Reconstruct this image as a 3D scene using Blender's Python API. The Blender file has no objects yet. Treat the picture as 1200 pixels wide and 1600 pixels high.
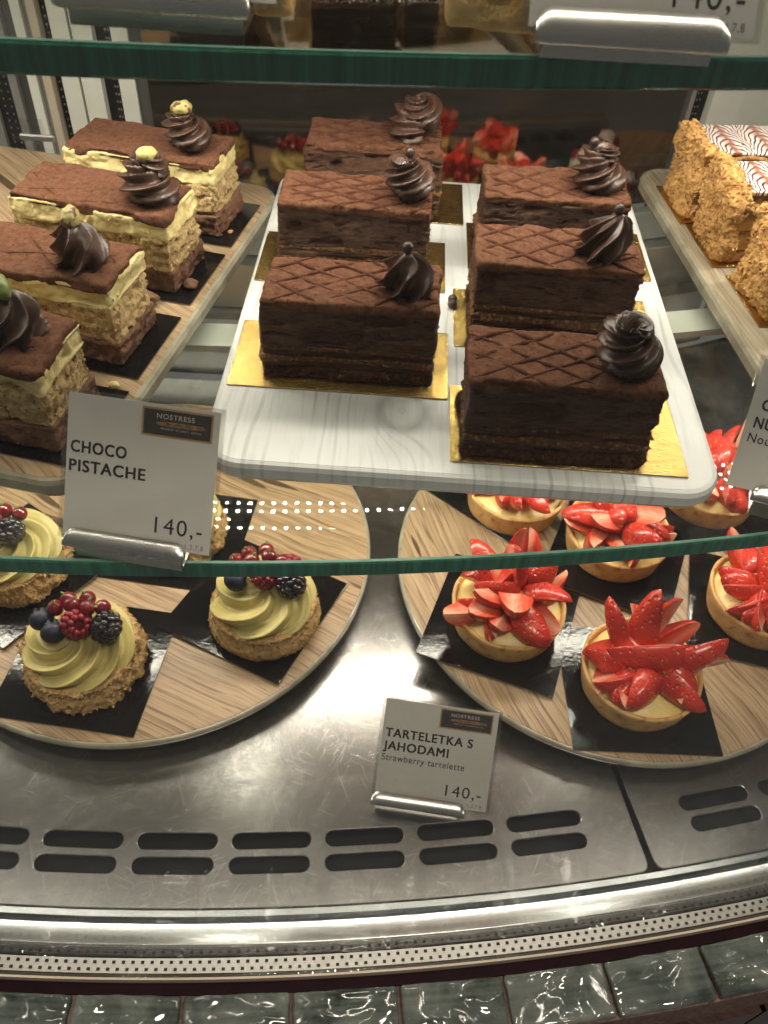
import bpy, bmesh, math, random
import numpy as np
from mathutils import Vector, Matrix

# ---------------------------------------------------------------- camera, world, lights
sc = bpy.context.scene
col = sc.collection
PI = math.pi
cam_d = bpy.data.cameras.new("camera")
cam = bpy.data.objects.new("camera", cam_d)
col.objects.link(cam)
cam_d.sensor_fit = 'VERTICAL'
cam_d.sensor_height = 32.0
cam_d.sensor_width = 24.0
cam_d.lens = 1303.6 / 1600 * 32.0
cam_d.clip_start = 0.005
cam_d.clip_end = 60
_p, _r = 0.8163, -0.0687
_f = Vector((0, math.cos(_p), -math.sin(_p))); _x = Vector((1, 0, 0)); _d = _f.cross(_x)
_rt = _x * math.cos(_r) + _d * math.sin(_r); _dn = -_x * math.sin(_r) + _d * math.cos(_r)
cam.matrix_world = Matrix(((_rt.x, -_dn.x, -_f.x, 0), (_rt.y, -_dn.y, -_f.y, 0), (_rt.z, -_dn.z, -_f.z, 0.526), (0, 0, 0, 1)))
cam_d.dof.use_dof = True
cam_d.dof.focus_distance = 0.44
cam_d.dof.aperture_fstop = 17.0
sc.camera = cam

world = bpy.data.worlds.new("World"); sc.world = world; world.use_nodes = True
world.node_tree.nodes["Background"].inputs[0].default_value = (0.80, 0.74, 0.68, 1)
world.node_tree.nodes["Background"].inputs[1].default_value = 0.09
sc.view_settings.view_transform = 'Standard'
sc.view_settings.look = 'None'
sc.view_settings.exposure = 0.82
sc.view_settings.gamma = 1.0
sc.view_settings.use_curve_mapping = False
sc.cycles.transparent_max_bounces = 32
sc.cycles.max_bounces = 7
sc.cycles.diffuse_bounces = 3
sc.cycles.glossy_bounces = 4
sc.cycles.caustics_reflective = True
sc.cycles.sample_clamp_indirect = 6.0
sc.cycles.use_denoising = True
sc.cycles.use_adaptive_sampling = True
sc.cycles.adaptive_threshold = 0.03
LED_POWER = 300.0
def fill_light(name, loc, target, size, power, colr):
    l = bpy.data.lights.new(name, 'AREA'); l.shape = 'RECTANGLE'; l.size = size[0]; l.size_y = size[1]
    l.energy = power; l.color = colr
    o = bpy.data.objects.new(name, l); col.objects.link(o)
    o.location = loc
    o.rotation_euler = (Vector(target) - Vector(loc)).to_track_quat('-Z', 'Y').to_euler()
    return o
fill_light("overhead_fill_light", (0.25, -0.40, 2.2), (0.0, 0.25, 0.2), (0.9, 0.14), 17.0, (1.0, 0.86, 0.72))  # unseen fill light added overhead to brighten the price tags

# ---------------------------------------------------------------- numpy noise
def _hash(ix, iy, iz, seed):
    h = (ix.astype(np.uint32) * np.uint32(374761393)) ^ (iy.astype(np.uint32) * np.uint32(668265263)) ^ (iz.astype(np.uint32) * np.uint32(2147483647)) ^ np.uint32((seed * 1274126177) & 0xffffffff)
    h = (h ^ (h >> np.uint32(13))) * np.uint32(1274126177)
    h = h ^ (h >> np.uint32(16))
    h = (h * np.uint32(2246822519)); h = h ^ (h >> np.uint32(15))
    return h.astype(np.float64) / 4294967295.0 * 2 - 1
def vnoise(p, seed=0):
    p = np.asarray(p, float) + 1000.0
    i = np.floor(p).astype(np.int64); f = p - i; f = f * f * (3 - 2 * f)
    x, y, z = i.T; fx, fy, fz = f.T
    def h(a, b, c): return _hash(x + a, y + b, z + c, seed)
    l = lambda a, b, t: a + (b - a) * t
    return l(l(l(h(0,0,0), h(1,0,0), fx), l(h(0,1,0), h(1,1,0), fx), fy), l(l(h(0,0,1), h(1,0,1), fx), l(h(0,1,1), h(1,1,1), fx), fy), fz)
def fbm(p, seed=0, o=4, g=0.5):
    p = np.asarray(p, float); s = 0; a = 1.0; t = 0
    for k in range(o):
        s = s + a * vnoise(p, seed + 17 * k); t += a; p = p * 2.03 + 3.1; a *= g
    return s / t
def smooth(a, b, x):
    t = np.clip((x - a) / (b - a), 0, 1); return t * t * (3 - 2 * t)
rng = random.Random(7)

# ---------------------------------------------------------------- mesh helpers
def mesh(name, v, f, smooth_=True):
    m = bpy.data.meshes.new(name)
    m.from_pydata([tuple(map(float, q)) for q in v], [], [tuple(map(int, q)) for q in f])
    if smooth_:
        m.polygons.foreach_set('use_smooth', [True] * len(m.polygons))
    m.update()
    return m
def obj(name, me, mat=None, parent=None, loc=(0, 0, 0), rot=(0, 0, 0), scale=None):
    o = bpy.data.objects.new(name, me); col.objects.link(o)
    if mat is not None:
        if len(me.materials) == 0:
            me.materials.append(mat)
    if parent is not None: o.parent = parent
    o.location = loc; o.rotation_euler = rot
    if scale is not None: o.scale = scale
    return o
def empty(name, loc=(0, 0, 0), rz=0.0):
    o = bpy.data.objects.new(name, None); col.objects.link(o)
    o.empty_display_size = 0.01
    o.location = loc; o.rotation_euler = (0, 0, rz)
    return o
def tag(o, label, cat, group=None):
    o['label'] = label; o['category'] = cat
    if group: o['group'] = group
    return o
def struct(o, label=None):
    o['kind'] = 'structure'
    if label: o['label'] = label
    return o
def stuff(o):
    o['kind'] = 'stuff'; return o
def box_vf(x0, x1, y0, y1, z0, z1):
    v = [(x0,y0,z0),(x1,y0,z0),(x1,y1,z0),(x0,y1,z0),(x0,y0,z1),(x1,y0,z1),(x1,y1,z1),(x0,y1,z1)]
    f = [(0,3,2,1),(4,5,6,7),(0,1,5,4),(1,2,6,5),(2,3,7,6),(3,0,4,7)]
    return v, f
def join_vf(parts):
    V = []; F = []
    for v, f in parts:
        n = len(V); V.extend(list(v)); F.extend([tuple(i + n for i in q) for q in f])
    return V, F
def bevel(me, w, seg=2):
    bm = bmesh.new(); bm.from_mesh(me)
    bmesh.ops.bevel(bm, geom=list(bm.edges), offset=w, segments=seg, affect='EDGES', profile=0.5, clamp_overlap=True)
    bm.to_mesh(me); bm.free(); return me
def box(name, x0, x1, y0, y1, z0, z1, bev=0):
    me = mesh(name, *box_vf(x0, x1, y0, y1, z0, z1), smooth_=False)
    if bev: bevel(me, bev)
    return me
def grid_box(lx, ly, lz, step, rad):
    """rounded box surface lattice, origin at the bottom centre; returns verts, normals, faces"""
    nx, ny, nz = max(2, round(lx / step)), max(2, round(ly / step)), max(2, round(lz / step))
    P = []; F = []; n0 = 0
    def face(a, b, fn):
        nonlocal n0
        A, B = np.meshgrid(np.arange(a + 1), np.arange(b + 1), indexing='ij')
        P.append(fn(A.ravel(), B.ravel()))
        i, j = np.meshgrid(np.arange(a), np.arange(b), indexing='ij'); q = (i * (b + 1) + j).ravel() + n0
        F.append(np.stack([q, q + b + 1, q + b + 2, q + 1], 1)); n0 += (a + 1) * (b + 1)
    o = lambda A, v: np.full_like(A, v)
    face(nx, ny, lambda a, b: np.stack([a, b, o(a, nz)], 1)); 
    face(ny, nx, lambda a, b: np.stack([b, a, o(a, 0)], 1))
    face(nx, nz, lambda a, b: np.stack([a, o(a, 0), b], 1))
    face(nz, nx, lambda a, b: np.stack([b, o(a, ny), a], 1))
    face(ny, nz, lambda a, b: np.stack([o(a, nx), a, b], 1))
    face(nz, ny, lambda a, b: np.stack([o(a, 0), b, a], 1))
    P = np.concatenate(P); F = np.concatenate(F)
    u, inv = np.unique(P, axis=0, return_inverse=True); inv = inv.reshape(-1)
    F = inv[F]
    v = u / np.array([nx, ny, nz]) * np.array([lx, ly, lz]) - np.array([lx / 2, ly / 2, 0])
    h = np.array([lx / 2, ly / 2, lz / 2]); c = v - np.array([0, 0, lz / 2])
    r = min(rad, lx / 2, ly / 2, lz / 2 * 0.98)
    inn = np.clip(c, -(h - r), h - r); d = c - inn
    n = d / np.maximum(np.linalg.norm(d, axis=1, keepdims=True), 1e-12)
    v = inn + n * r + np.array([0, 0, lz / 2])
    return v, n, F
def lathe(profile, n=64, disp=None):
    V = []; F = []
    m = len(profile)
    for k in range(n):
        a = 2 * PI * k / n
        for (r, z) in profile: V.append((r * math.cos(a), r * math.sin(a), z))
    for k in range(n):
        for j in range(m - 1):
            a = k * m + j; b = ((k + 1) % n) * m + j
            F.append((a, b, b + 1, a + 1))
    return np.array(V), F
def sphere_vf(r, nu=16, nv=10):
    V = [(0, 0, r)]; F = []
    for j in range(1, nv):
        t = PI * j / nv
        for i in range(nu):
            a = 2 * PI * i / nu; V.append((r * math.sin(t) * math.cos(a), r * math.sin(t) * math.sin(a), r * math.cos(t)))
    V.append((0, 0, -r)); L = len(V) - 1
    for i in range(nu): F.append((0, 1 + i, 1 + (i + 1) % nu))
    for j in range(nv - 2):
        for i in range(nu):
            a = 1 + j * nu + i; b = 1 + j * nu + (i + 1) % nu; F.append((a, a + nu, b + nu, b))
    for i in range(nu): F.append((L, 1 + (nv - 2) * nu + (i + 1) % nu, 1 + (nv - 2) * nu + i))
    return np.array(V), F
def rrect(w, h, r, n=8, cx=0, cy=0):
    pts = []
    for (sx, sy, a0) in ((1, 1, 0), (-1, 1, PI/2), (-1, -1, PI), (1, -1, 1.5*PI)):
        for k in range(n + 1):
            a = a0 + PI / 2 * k / n
            pts.append((cx + sx * (w/2 - r) + r * math.cos(a), cy + sy * (h/2 - r) + r * math.sin(a)))
    return pts
def slab(name, outline, sections):
    """stack of offset outlines [(inset, z)...] closed by end caps"""
    n = len(outline); V = []; F = []
    cx = sum(p[0] for p in outline) / n; cy = sum(p[1] for p in outline) / n
    nrm = []
    for i in range(n):
        a, b = outline[i - 1], outline[(i + 1) % n]
        tx, ty = b[0] - a[0], b[1] - a[1]; l = math.hypot(tx, ty) or 1
        nrm.append((ty / l, -tx / l))
    for ins, z in sections:
        for (p, q) in zip(outline, nrm): V.append((p[0] - q[0] * ins, p[1] - q[1] * ins, z))
    for k in range(len(sections) - 1):
        for i in range(n):
            j = (i + 1) % n; F.append((k*n + i, k*n + j, (k+1)*n + j, (k+1)*n + i))
    F.append(tuple(range(n))[::-1]); F.append(tuple((len(sections)-1)*n + i for i in range(n)))
    me = mesh(name, V, F, False)
    return me

# arcs of the round case: everything concentric about (XC, YC)
XC, YC = -0.2303, 2.0571
def pol(r, deg, z=0.0):
    a = math.radians(deg); return (XC + r * math.sin(a), YC - r * math.cos(a), z)
def arc_sweep(name, section, t0, t1, n=120, closed=True, cap=True):
    """sweep a section [(radius, z)...] along the case's arc"""
    m = len(section); V = []; F = []
    for k in range(n + 1):
        t = t0 + (t1 - t0) * k / n
        for (r, z) in section: V.append(pol(r, t, z))
    for k in range(n):
        for j in range(m if closed else m - 1):
            a = k*m + j; b = k*m + (j + 1) % m; F.append((a, b, b + m, a + m))
    if closed and cap:
        F.append(tuple(range(m))[::-1]); F.append(tuple(n*m + i for i in range(m)))
    me = mesh(name, V, F, False)
    bm = bmesh.new(); bm.from_mesh(me); bmesh.ops.recalc_face_normals(bm, faces=bm.faces); bm.to_mesh(me); bm.free()
    return me
def rect(r0, r1, z0, z1): return [(r0, z0), (r1, z0), (r1, z1), (r0, z1)]

# ---------------------------------------------------------------- materials
def mat_new(name):
    m = bpy.data.materials.new(name); m.use_nodes = True
    nt = m.node_tree; nt.nodes.clear()
    out = nt.nodes.new('ShaderNodeOutputMaterial')
    return m, nt, out
class N:
    def __init__(s, nt): s.nt = nt
    def n(s, t, **kw):
        q = s.nt.nodes.new(t)
        for k, v in kw.items(): setattr(q, k, v)
        return q
    def set(s, node, **kw):
        for k, v in kw.items():
            node.inputs[k.replace('_', ' ')].default_value = v
        return node
    def l(s, a, b): s.nt.links.new(a, b)
    def coord(s, scale=(1, 1, 1), loc=(0, 0, 0), rot=(0, 0, 0), kind='Object'):
        t = s.n('ShaderNodeTexCoord'); mp = s.n('ShaderNodeMapping')
        s.l(t.outputs[kind], mp.inputs[0]); mp.inputs['Scale'].default_value = scale; mp.inputs['Location'].default_value = loc; mp.inputs['Rotation'].default_value = rot
        return mp.outputs[0]
    def noise(s, vec, scale, detail=5, rough=0.55, dist=0.0):
        q = s.n('ShaderNodeTexNoise'); s.l(vec, q.inputs['Vector'])
        q.inputs['Scale'].default_value = scale; q.inputs['Detail'].default_value = detail; q.inputs['Roughness'].default_value = rough; q.inputs['Distortion'].default_value = dist
        return q.outputs['Fac']
    def vor(s, vec, scale, feature='F1'):
        q = s.n('ShaderNodeTexVoronoi'); q.feature = feature; s.l(vec, q.inputs['Vector']); q.inputs['Scale'].default_value = scale
        return q.outputs['Distance']
    def ramp(s, fac, stops, interp='LINEAR'):
        q = s.n('ShaderNodeValToRGB'); s.l(fac, q.inputs[0]); cr = q.color_ramp; cr.interpolation = interp
        while len(cr.elements) < len(stops): cr.elements.new(0.5)
        for e, (p, c) in zip(cr.elements, stops):
            e.position = p; e.color = (c[0], c[1], c[2], 1) if not isinstance(c, (int, float)) else (c, c, c, 1)
        return q.outputs[0]
    def math(s, op, a, b=None, c=None):
        q = s.n('ShaderNodeMath'); q.operation = op
        for i, v in enumerate((a, b, c)):
            if v is None: continue
            if isinstance(v, (int, float)): q.inputs[i].default_value = v
            else: s.l(v, q.inputs[i])
        return q.outputs[0]
    def mix(s, fac, a, b, blend='MIX'):
        q = s.n('ShaderNodeMixRGB'); q.blend_type = blend
        for i, v in enumerate((fac, a, b)):
            if isinstance(v, (int, float)): q.inputs[i].default_value = v
            elif isinstance(v, tuple): q.inputs[i].default_value = (*v, 1)
            else: s.l(v, q.inputs[i])
        return q.outputs[0]
    def bump(s, h, strength, dist, prev=None):
        q = s.n('ShaderNodeBump'); s.l(h, q.inputs['Height']); q.inputs['Strength'].default_value = strength; q.inputs['Distance'].default_value = dist
        if prev is not None: s.l(prev, q.inputs['Normal'])
        return q.outputs[0]
    def bsdf(s, out, base=None, rough=0.5, metal=0.0, spec=None, normal=None, sss=0, sss_r=(1, 0.5, 0.25), sss_s=0.003, coat=0, coat_r=0.1):
        b = s.n('ShaderNodeBsdfPrincipled')
        for key, v in (('Base Color', base), ('Roughness', rough), ('Metallic', metal), ('Specular IOR Level', spec), ('Normal', normal)):
            if v is None: continue
            if isinstance(v, tuple): b.inputs[key].default_value = (*v, 1)
            elif isinstance(v, (int, float)): b.inputs[key].default_value = v
            else: s.l(v, b.inputs[key])
        if sss:
            b.inputs['Subsurface Weight'].default_value = sss; b.inputs['Subsurface Radius'].default_value = sss_r; b.inputs['Subsurface Scale'].default_value = sss_s
        if coat:
            b.inputs['Coat Weight'].default_value = coat; b.inputs['Coat Roughness'].default_value = coat_r
        s.l(b.outputs[0], out.inputs['Surface']); return b
def food(name, c0, c1, scale=180, rough=0.75, bump_s=0.5, bump_d=0.0012, spec=0.35, fine=900, speck=None, sss=0, coat=0, wide=(0.35, 0.65), strat=1.0):
    m, nt, out = mat_new(name); g = N(nt)
    v = g.coord((1, 1, strat))
    n1 = g.noise(v, scale, 6, 0.6); n2 = g.noise(v, fine, 3, 0.6)
    c = g.ramp(n1, [(wide[0], c0), (wide[1], c1)])
    if speck:
        s1 = g.noise(v, speck[1], 2, 0.5); c = g.mix(g.ramp(s1, [(speck[2], 0.0), (speck[2] + 0.05, 1.0)]), c, speck[0])
    bn = g.bump(n2, bump_s, bump_d * 0.5, g.bump(n1, bump_s, bump_d))
    g.bsdf(out, c, rough, spec=spec, normal=bn, sss=sss, coat=coat); return m
M = {}
M['cocoa'] = food('cocoa_powder', (0.096, 0.041, 0.023), (0.160, 0.072, 0.042), 260, 0.95, 0.7, 0.0012, 0.12, 1500, speck=((0.07, 0.024, 0.012), 420, 0.64))
M['shaded_cocoa_ridge'] = food('shaded_cocoa_ridge', (0.055, 0.020, 0.011), (0.105, 0.040, 0.021), 300, 0.9, 0.5, 0.0008, 0.15, 1500)  # darker than the powder: the ridges' shadows painted into their colour
M['choc_cream'] = food('chocolate_cream', (0.048, 0.0195, 0.0095), (0.118, 0.050, 0.0245), 150, 0.46, 0.7, 0.0016, 0.30, 600, strat=4.0)
M['choc_sponge'] = food('chocolate_sponge', (0.035, 0.015, 0.008), (0.125, 0.056, 0.025), 330, 0.85, 0.9, 0.0022, 0.12, 1100, speck=((0.26, 0.13, 0.055), 380, 0.66))
M['choc_crumb'] = food('chocolate_crumb', (0.085, 0.037, 0.017), (0.23, 0.110, 0.046), 420, 0.85, 0.9, 0.002, 0.3, 1100, speck=((0.34, 0.18, 0.075), 420, 0.6))
M['milk_choc'] = food('milk_chocolate_mousse', (0.13, 0.062, 0.036), (0.21, 0.105, 0.062), 160, 0.7, 0.6, 0.0015, 0.3, 900, speck=((0.10, 0.045, 0.025), 300, 0.6))
M['pist_cream'] = food('pistachio_cream', (0.64, 0.51, 0.22), (0.78, 0.66, 0.34), 130, 0.55, 0.7, 0.0012, 0.4, 700, sss=0.15)
M['pist_sponge'] = food('pistachio_sponge', (0.43, 0.275, 0.12), (0.71, 0.54, 0.275), 230, 0.85, 0.9, 0.0025, 0.25, 900, speck=((0.25, 0.12, 0.05), 260, 0.62))
M['ganache'] = food('piped_ganache', (0.060, 0.029, 0.019), (0.082, 0.041, 0.027), 60, 0.33, 0.12, 0.0006, 0.5, 500)
M['pearl'] = food('chocolate_pearl', (0.035, 0.02, 0.016), (0.05, 0.03, 0.025), 60, 0.35, 0.1, 0.0003, 0.5)
M['nut'] = food('pistachio_nut', (0.36, 0.31, 0.09), (0.50, 0.42, 0.17), 190, 0.45, 0.5, 0.0008, 0.5, 500, speck=((0.15, 0.065, 0.04), 210, 0.55))
M['nut_green'] = food('green_pistachio', (0.12, 0.17, 0.03), (0.24, 0.29, 0.08), 200, 0.45, 0.4, 0.0008, 0.5, 500)
M['crumb'] = food('nougat_crumb', (0.46, 0.23, 0.07), (0.76, 0.46, 0.17), 300, 0.8, 0.8, 0.0018, 0.3, 1000, speck=((0.24, 0.10, 0.03), 280, 0.63))
M['pastry'] = food('flaky_pastry', (0.33, 0.14, 0.045), (0.62, 0.34, 0.11), 260, 0.7, 0.8, 0.002, 0.35, 900)
M['nougat_cream'] = food('nougat_cream', (0.46, 0.25, 0.06), (0.60, 0.36, 0.11), 90, 0.5, 0.4, 0.001, 0.4)
M['yellow_cake'] = food('yellow_pastry', (0.62, 0.36, 0.12), (0.82, 0.58, 0.26), 120, 0.7, 0.6, 0.0015, 0.3)
M['shell'] = food('tart_shell', (0.60, 0.34, 0.12), (0.76, 0.48, 0.20), 110, 0.75, 0.4, 0.0009, 0.3, 800, speck=((0.48, 0.23, 0.07), 160, 0.63))
M['custard'] = food('custard', (0.80, 0.60, 0.20), (0.86, 0.70, 0.30), 60, 0.35, 0.25, 0.0008, 0.5, sss=0.2)
M['biscuit'] = food('crumbly_biscuit', (0.38, 0.22, 0.085), (0.66, 0.44, 0.19), 280, 0.85, 0.9, 0.0022, 0.25, 900, speck=((0.26, 0.13, 0.045), 230, 0.62))
M['swirl'] = food('pistachio_swirl_cream', (0.45, 0.370, 0.125), (0.53, 0.440, 0.170), 40, 0.42, 0.15, 0.0006, 0.45, 500, speck=((0.24, 0.24, 0.05), 330, 0.72), sss=0.12)
M['meringue'] = food('meringue', (0.72, 0.68, 0.62), (0.82, 0.79, 0.74), 60, 0.5, 0.2, 0.0008, 0.4)
M['blueberry'] = food('blueberry_skin', (0.007, 0.009, 0.020), (0.022, 0.028, 0.052), 160, 0.5, 0.15, 0.0004, 0.4)
M['blackberry'] = food('blackberry_skin', (0.006, 0.004, 0.008), (0.018, 0.010, 0.016), 120, 0.18, 0.1, 0.0003, 0.6, coat=0.5)
M['raspberry'] = food('raspberry_skin', (0.19, 0.009, 0.017), (0.30, 0.02, 0.032), 160, 0.35, 0.3, 0.0005, 0.5, sss=0.3)
M['currant'] = food('redcurrant_skin', (0.13, 0.003, 0.008), (0.22, 0.006, 0.012), 60, 0.08, 0.05, 0.0003, 0.6, sss=0.3, coat=0.6)
M['leaf'] = food('strawberry_calyx', (0.12, 0.22, 0.03), (0.28, 0.36, 0.10), 120, 0.5, 0.3, 0.0006, 0.4)
M['rubber'] = food('black_seal', (0.008, 0.007, 0.007), (0.014, 0.012, 0.012), 60, 0.55, 0.1, 0.0004, 0.3)
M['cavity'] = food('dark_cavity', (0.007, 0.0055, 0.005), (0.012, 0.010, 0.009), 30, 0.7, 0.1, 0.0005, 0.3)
M['grout'] = food('rusty_grout', (0.11, 0.070, 0.058), (0.20, 0.135, 0.115), 220, 0.9, 0.6, 0.001, 0.2)
M['maroon'] = food('dark_maroon_trim', (0.010, 0.0025, 0.004), (0.016, 0.004, 0.006), 60, 0.6, 0.1, 0.0004, 0.1)
M['white_metal'] = food('white_lacquered_metal', (0.55, 0.55, 0.50), (0.62, 0.62, 0.57), 20, 0.45, 0.05, 0.0004, 0.4)
M['grey_metal'] = food('grey_lacquered_metal', (0.17, 0.17, 0.155), (0.21, 0.21, 0.19), 20, 0.4, 0.05, 0.0004, 0.4)
M['dark_metal'] = food('dark_grey_metal', (0.055, 0.053, 0.05), (0.075, 0.072, 0.066), 20, 0.4, 0.05, 0.0004, 0.4)
M['beige_metal'] = food('beige_metal', (0.42, 0.36, 0.28), (0.48, 0.42, 0.34), 20, 0.35, 0.05, 0.0004, 0.4)
M['paper'] = food('label_paper', (0.66, 0.65, 0.625), (0.70, 0.69, 0.66), 25, 0.6, 0.05, 0.0002, 0.3, speck=((0.40, 0.29, 0.2), 130, 0.785))
M['ink'] = food('black_ink', (0.018, 0.016, 0.018), (0.024, 0.022, 0.024), 50, 0.5, 0.02, 0.0001, 0.3)
M['grey_ink'] = food('grey_ink', (0.20, 0.19, 0.19), (0.24, 0.23, 0.22), 50, 0.5, 0.02, 0.0001, 0.3)
M['logo_dark'] = food('logo_dark', (0.030, 0.025, 0.022), (0.042, 0.035, 0.03), 90, 0.5, 0.02, 0.0001, 0.3)
M['logo_gold'] = food('logo_gold', (0.42, 0.25, 0.09), (0.50, 0.31, 0.12), 90, 0.5, 0.02, 0.0001, 0.3)
M['logo_white'] = food('logo_white', (0.55, 0.53, 0.49), (0.6, 0.58, 0.54), 90, 0.5, 0.02, 0.0001, 0.3)
M['bread'] = food('baguette_print', (0.20, 0.10, 0.035), (0.40, 0.24, 0.10), 260, 0.5, 0.02, 0.0001, 0.3)

def metal(name, base, r0, r1, scale=(1, 1, 1), bump_s=0.05, scratch=True, streak=90):
    m, nt, out = mat_new(name); g = N(nt)
    v = g.coord(scale)
    n = g.noise(v, streak, 5, 0.65); w = g.noise(g.coord((1, 1, 1)), 9, 4, 0.6, 0.6)
    r = g.ramp(g.math('ADD', g.math('MULTIPLY', n, 0.5), g.math('MULTIPLY', w, 0.5)), [(0.33, r0), (0.66, r1)])
    nm = g.bump(n, bump_s, 0.0006)
    c = g.ramp(w, [(0.3, tuple(x * 0.93 for x in base)), (0.7, base)])
    if scratch:
        # fine crossing scratches: thin bands of stretched, turned noise
        h = None
        for k, (a, s) in enumerate(((0.4, 60), (1.9, 75), (2.7, 50), (1.2, 95))):
            mq = g.n('ShaderNodeMapping'); g.l(g.coord((1, 1, 1), (0, 0, 0), (0, 0, a)), mq.inputs[0]); mq.inputs['Scale'].default_value = (s * 12, s * 0.45, 1); mq.inputs['Location'].default_value = (k * 3.1, k * 1.7, 0); sv = mq.outputs[0]
            q = g.ramp(g.noise(sv, 1.0, 3, 0.6, 0.15), [(0.648, 0.0), (0.668, 1.0)])
            h = q if h is None else g.math('MAXIMUM', h, q)
        nm = g.bump(h, 0.12, 0.0003, nm)
        c = g.mix(g.math('MULTIPLY', h, 0.21), c, (0.85, 0.84, 0.82))
    g.bsdf(out, c, r, metal=1.0, normal=nm); return m
M['steel'] = metal('scratched_steel_deck', (0.315, 0.305, 0.297), 0.20, 0.31, (60, 60, 6), 0.03)
M['rail_steel'] = metal('bright_rail', (0.66, 0.69, 0.70), 0.19, 0.27, (20, 20, 20), 0.05, False)
M['alu'] = metal('brushed_holder', (0.60, 0.59, 0.57), 0.24, 0.36, (2, 120, 120), 0.05, False)
M['spacer'] = metal('spacer_bar', (0.58, 0.56, 0.53), 0.30, 0.5, (30, 30, 30), 0.2, False)
M['rear_steel'] = metal('rear_steel', (0.50, 0.51, 0.49), 0.28, 0.42, (2, 2, 60), 0.05, False)

def card(name, base, metal_, r, bs, bscale, stretch=(1, 1, 1), dist=0.0006):
    m, nt, out = mat_new(name); g = N(nt)
    n = g.noise(g.coord(stretch), bscale, 4, 0.55)
    n2 = g.noise(g.coord(), 45, 3, 0.5)
    nm = g.bump(n2, bs * 0.6, dist * 3, g.bump(n, bs, dist))
    g.bsdf(out, base, r, metal=metal_, spec=0.5 if metal_ else 0.36, normal=nm); return m
M['gold'] = card('gold_foil_card', (0.80, 0.56, 0.19), 1.0, 0.21, 0.9, 380, (1, 2.6, 1), 0.0008)
M['black_card'] = card('glossy_black_card', (0.007, 0.0065, 0.0065), 0.0, 0.09, 0.30, 330, (1, 1, 1), 0.0004)
M['card_edge'] = food('card_edge', (0.22, 0.17, 0.11), (0.28, 0.22, 0.15), 90, 0.6)

def wood(name, c_dark, c_mid, c_light, rot=0.0, rough=0.42, sc_=1.0):
    m, nt, out = mat_new(name); g = N(nt)
    v = g.coord((1, 1, 1), (0.3, 0.7, 0), (0, 0, rot))
    wob = g.noise(v, 5 * sc_, 3, 0.5)
    mp = g.n('ShaderNodeMapping'); mp.inputs['Scale'].default_value = (5, 250, 5)
    ad = g.n('ShaderNodeVectorMath'); ad.operation = 'ADD'; cmb = g.n('ShaderNodeCombineXYZ')
    g.l(g.math('MULTIPLY', wob, 0.035), cmb.inputs[1]); g.l(v, ad.inputs[0]); g.l(cmb.outputs[0], ad.inputs[1]); g.l(ad.outputs[0], mp.inputs[0])
    grain = g.noise(mp.outputs[0], 1.0 * sc_, 6, 0.62, 0.25)
    mp2 = g.n('ShaderNodeMapping'); mp2.inputs['Scale'].default_value = (22, 700, 22); g.l(ad.outputs[0], mp2.inputs[0])
    fine = g.noise(mp2.outputs[0], 1.0, 3, 0.6)
    c = g.ramp(grain, [(0.24, c_dark), (0.40, c_mid), (0.57, c_light)])
    c = g.mix(g.ramp(fine, [(0.33, 0.9), (0.47, 0.0)]), c, c_dark)
    mp3 = g.n('ShaderNodeMapping'); mp3.inputs['Scale'].default_value = (7, 62, 9); g.l(ad.outputs[0], mp3.inputs[0])
    crack = g.ramp(g.noise(mp3.outputs[0], 1.0, 2, 0.4, 0.1), [(0.345, 1.0), (0.362, 0.0)])
    c = g.mix(g.math('MULTIPLY', crack, 0.9), c, tuple(x * 0.35 for x in c_dark))
    nm = g.bump(fine, 0.2, 0.0004, g.bump(crack, -0.4, 0.0005))
    g.bsdf(out, c, rough, spec=0.4, normal=nm); return m
M['oak'] = wood('oak_print', (0.13, 0.075, 0.038), (0.295, 0.190, 0.105), (0.415, 0.285, 0.165), 0.45)
M['oak2'] = wood('oak_print_tray', (0.14, 0.085, 0.042), (0.31, 0.205, 0.115), (0.43, 0.31, 0.19), 0.55)
M['oak3'] = wood('oak_print_steep', (0.13, 0.077, 0.040), (0.305, 0.203, 0.115), (0.43, 0.30, 0.178), 1.15)
M['grey_oak'] = wood('grey_oak_print', (0.15, 0.115, 0.075), (0.30, 0.245, 0.17), (0.42, 0.36, 0.26), 1.5)
M['counter_wood'] = wood('dark_counter_wood', (0.010, 0.004, 0.004), (0.028, 0.011, 0.009), (0.05, 0.02, 0.016), 0.5, 0.4)
def tray_rim():
    m, nt, out = mat_new('tray_rim'); g = N(nt)
    v = g.coord(); c = g.ramp(g.noise(v, 60, 4), [(0.35, (0.26, 0.24, 0.17)), (0.65, (0.40, 0.37, 0.28))])
    g.bsdf(out, c, 0.18, spec=0.5, coat=0.4); return m
M['rim'] = tray_rim()
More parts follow.
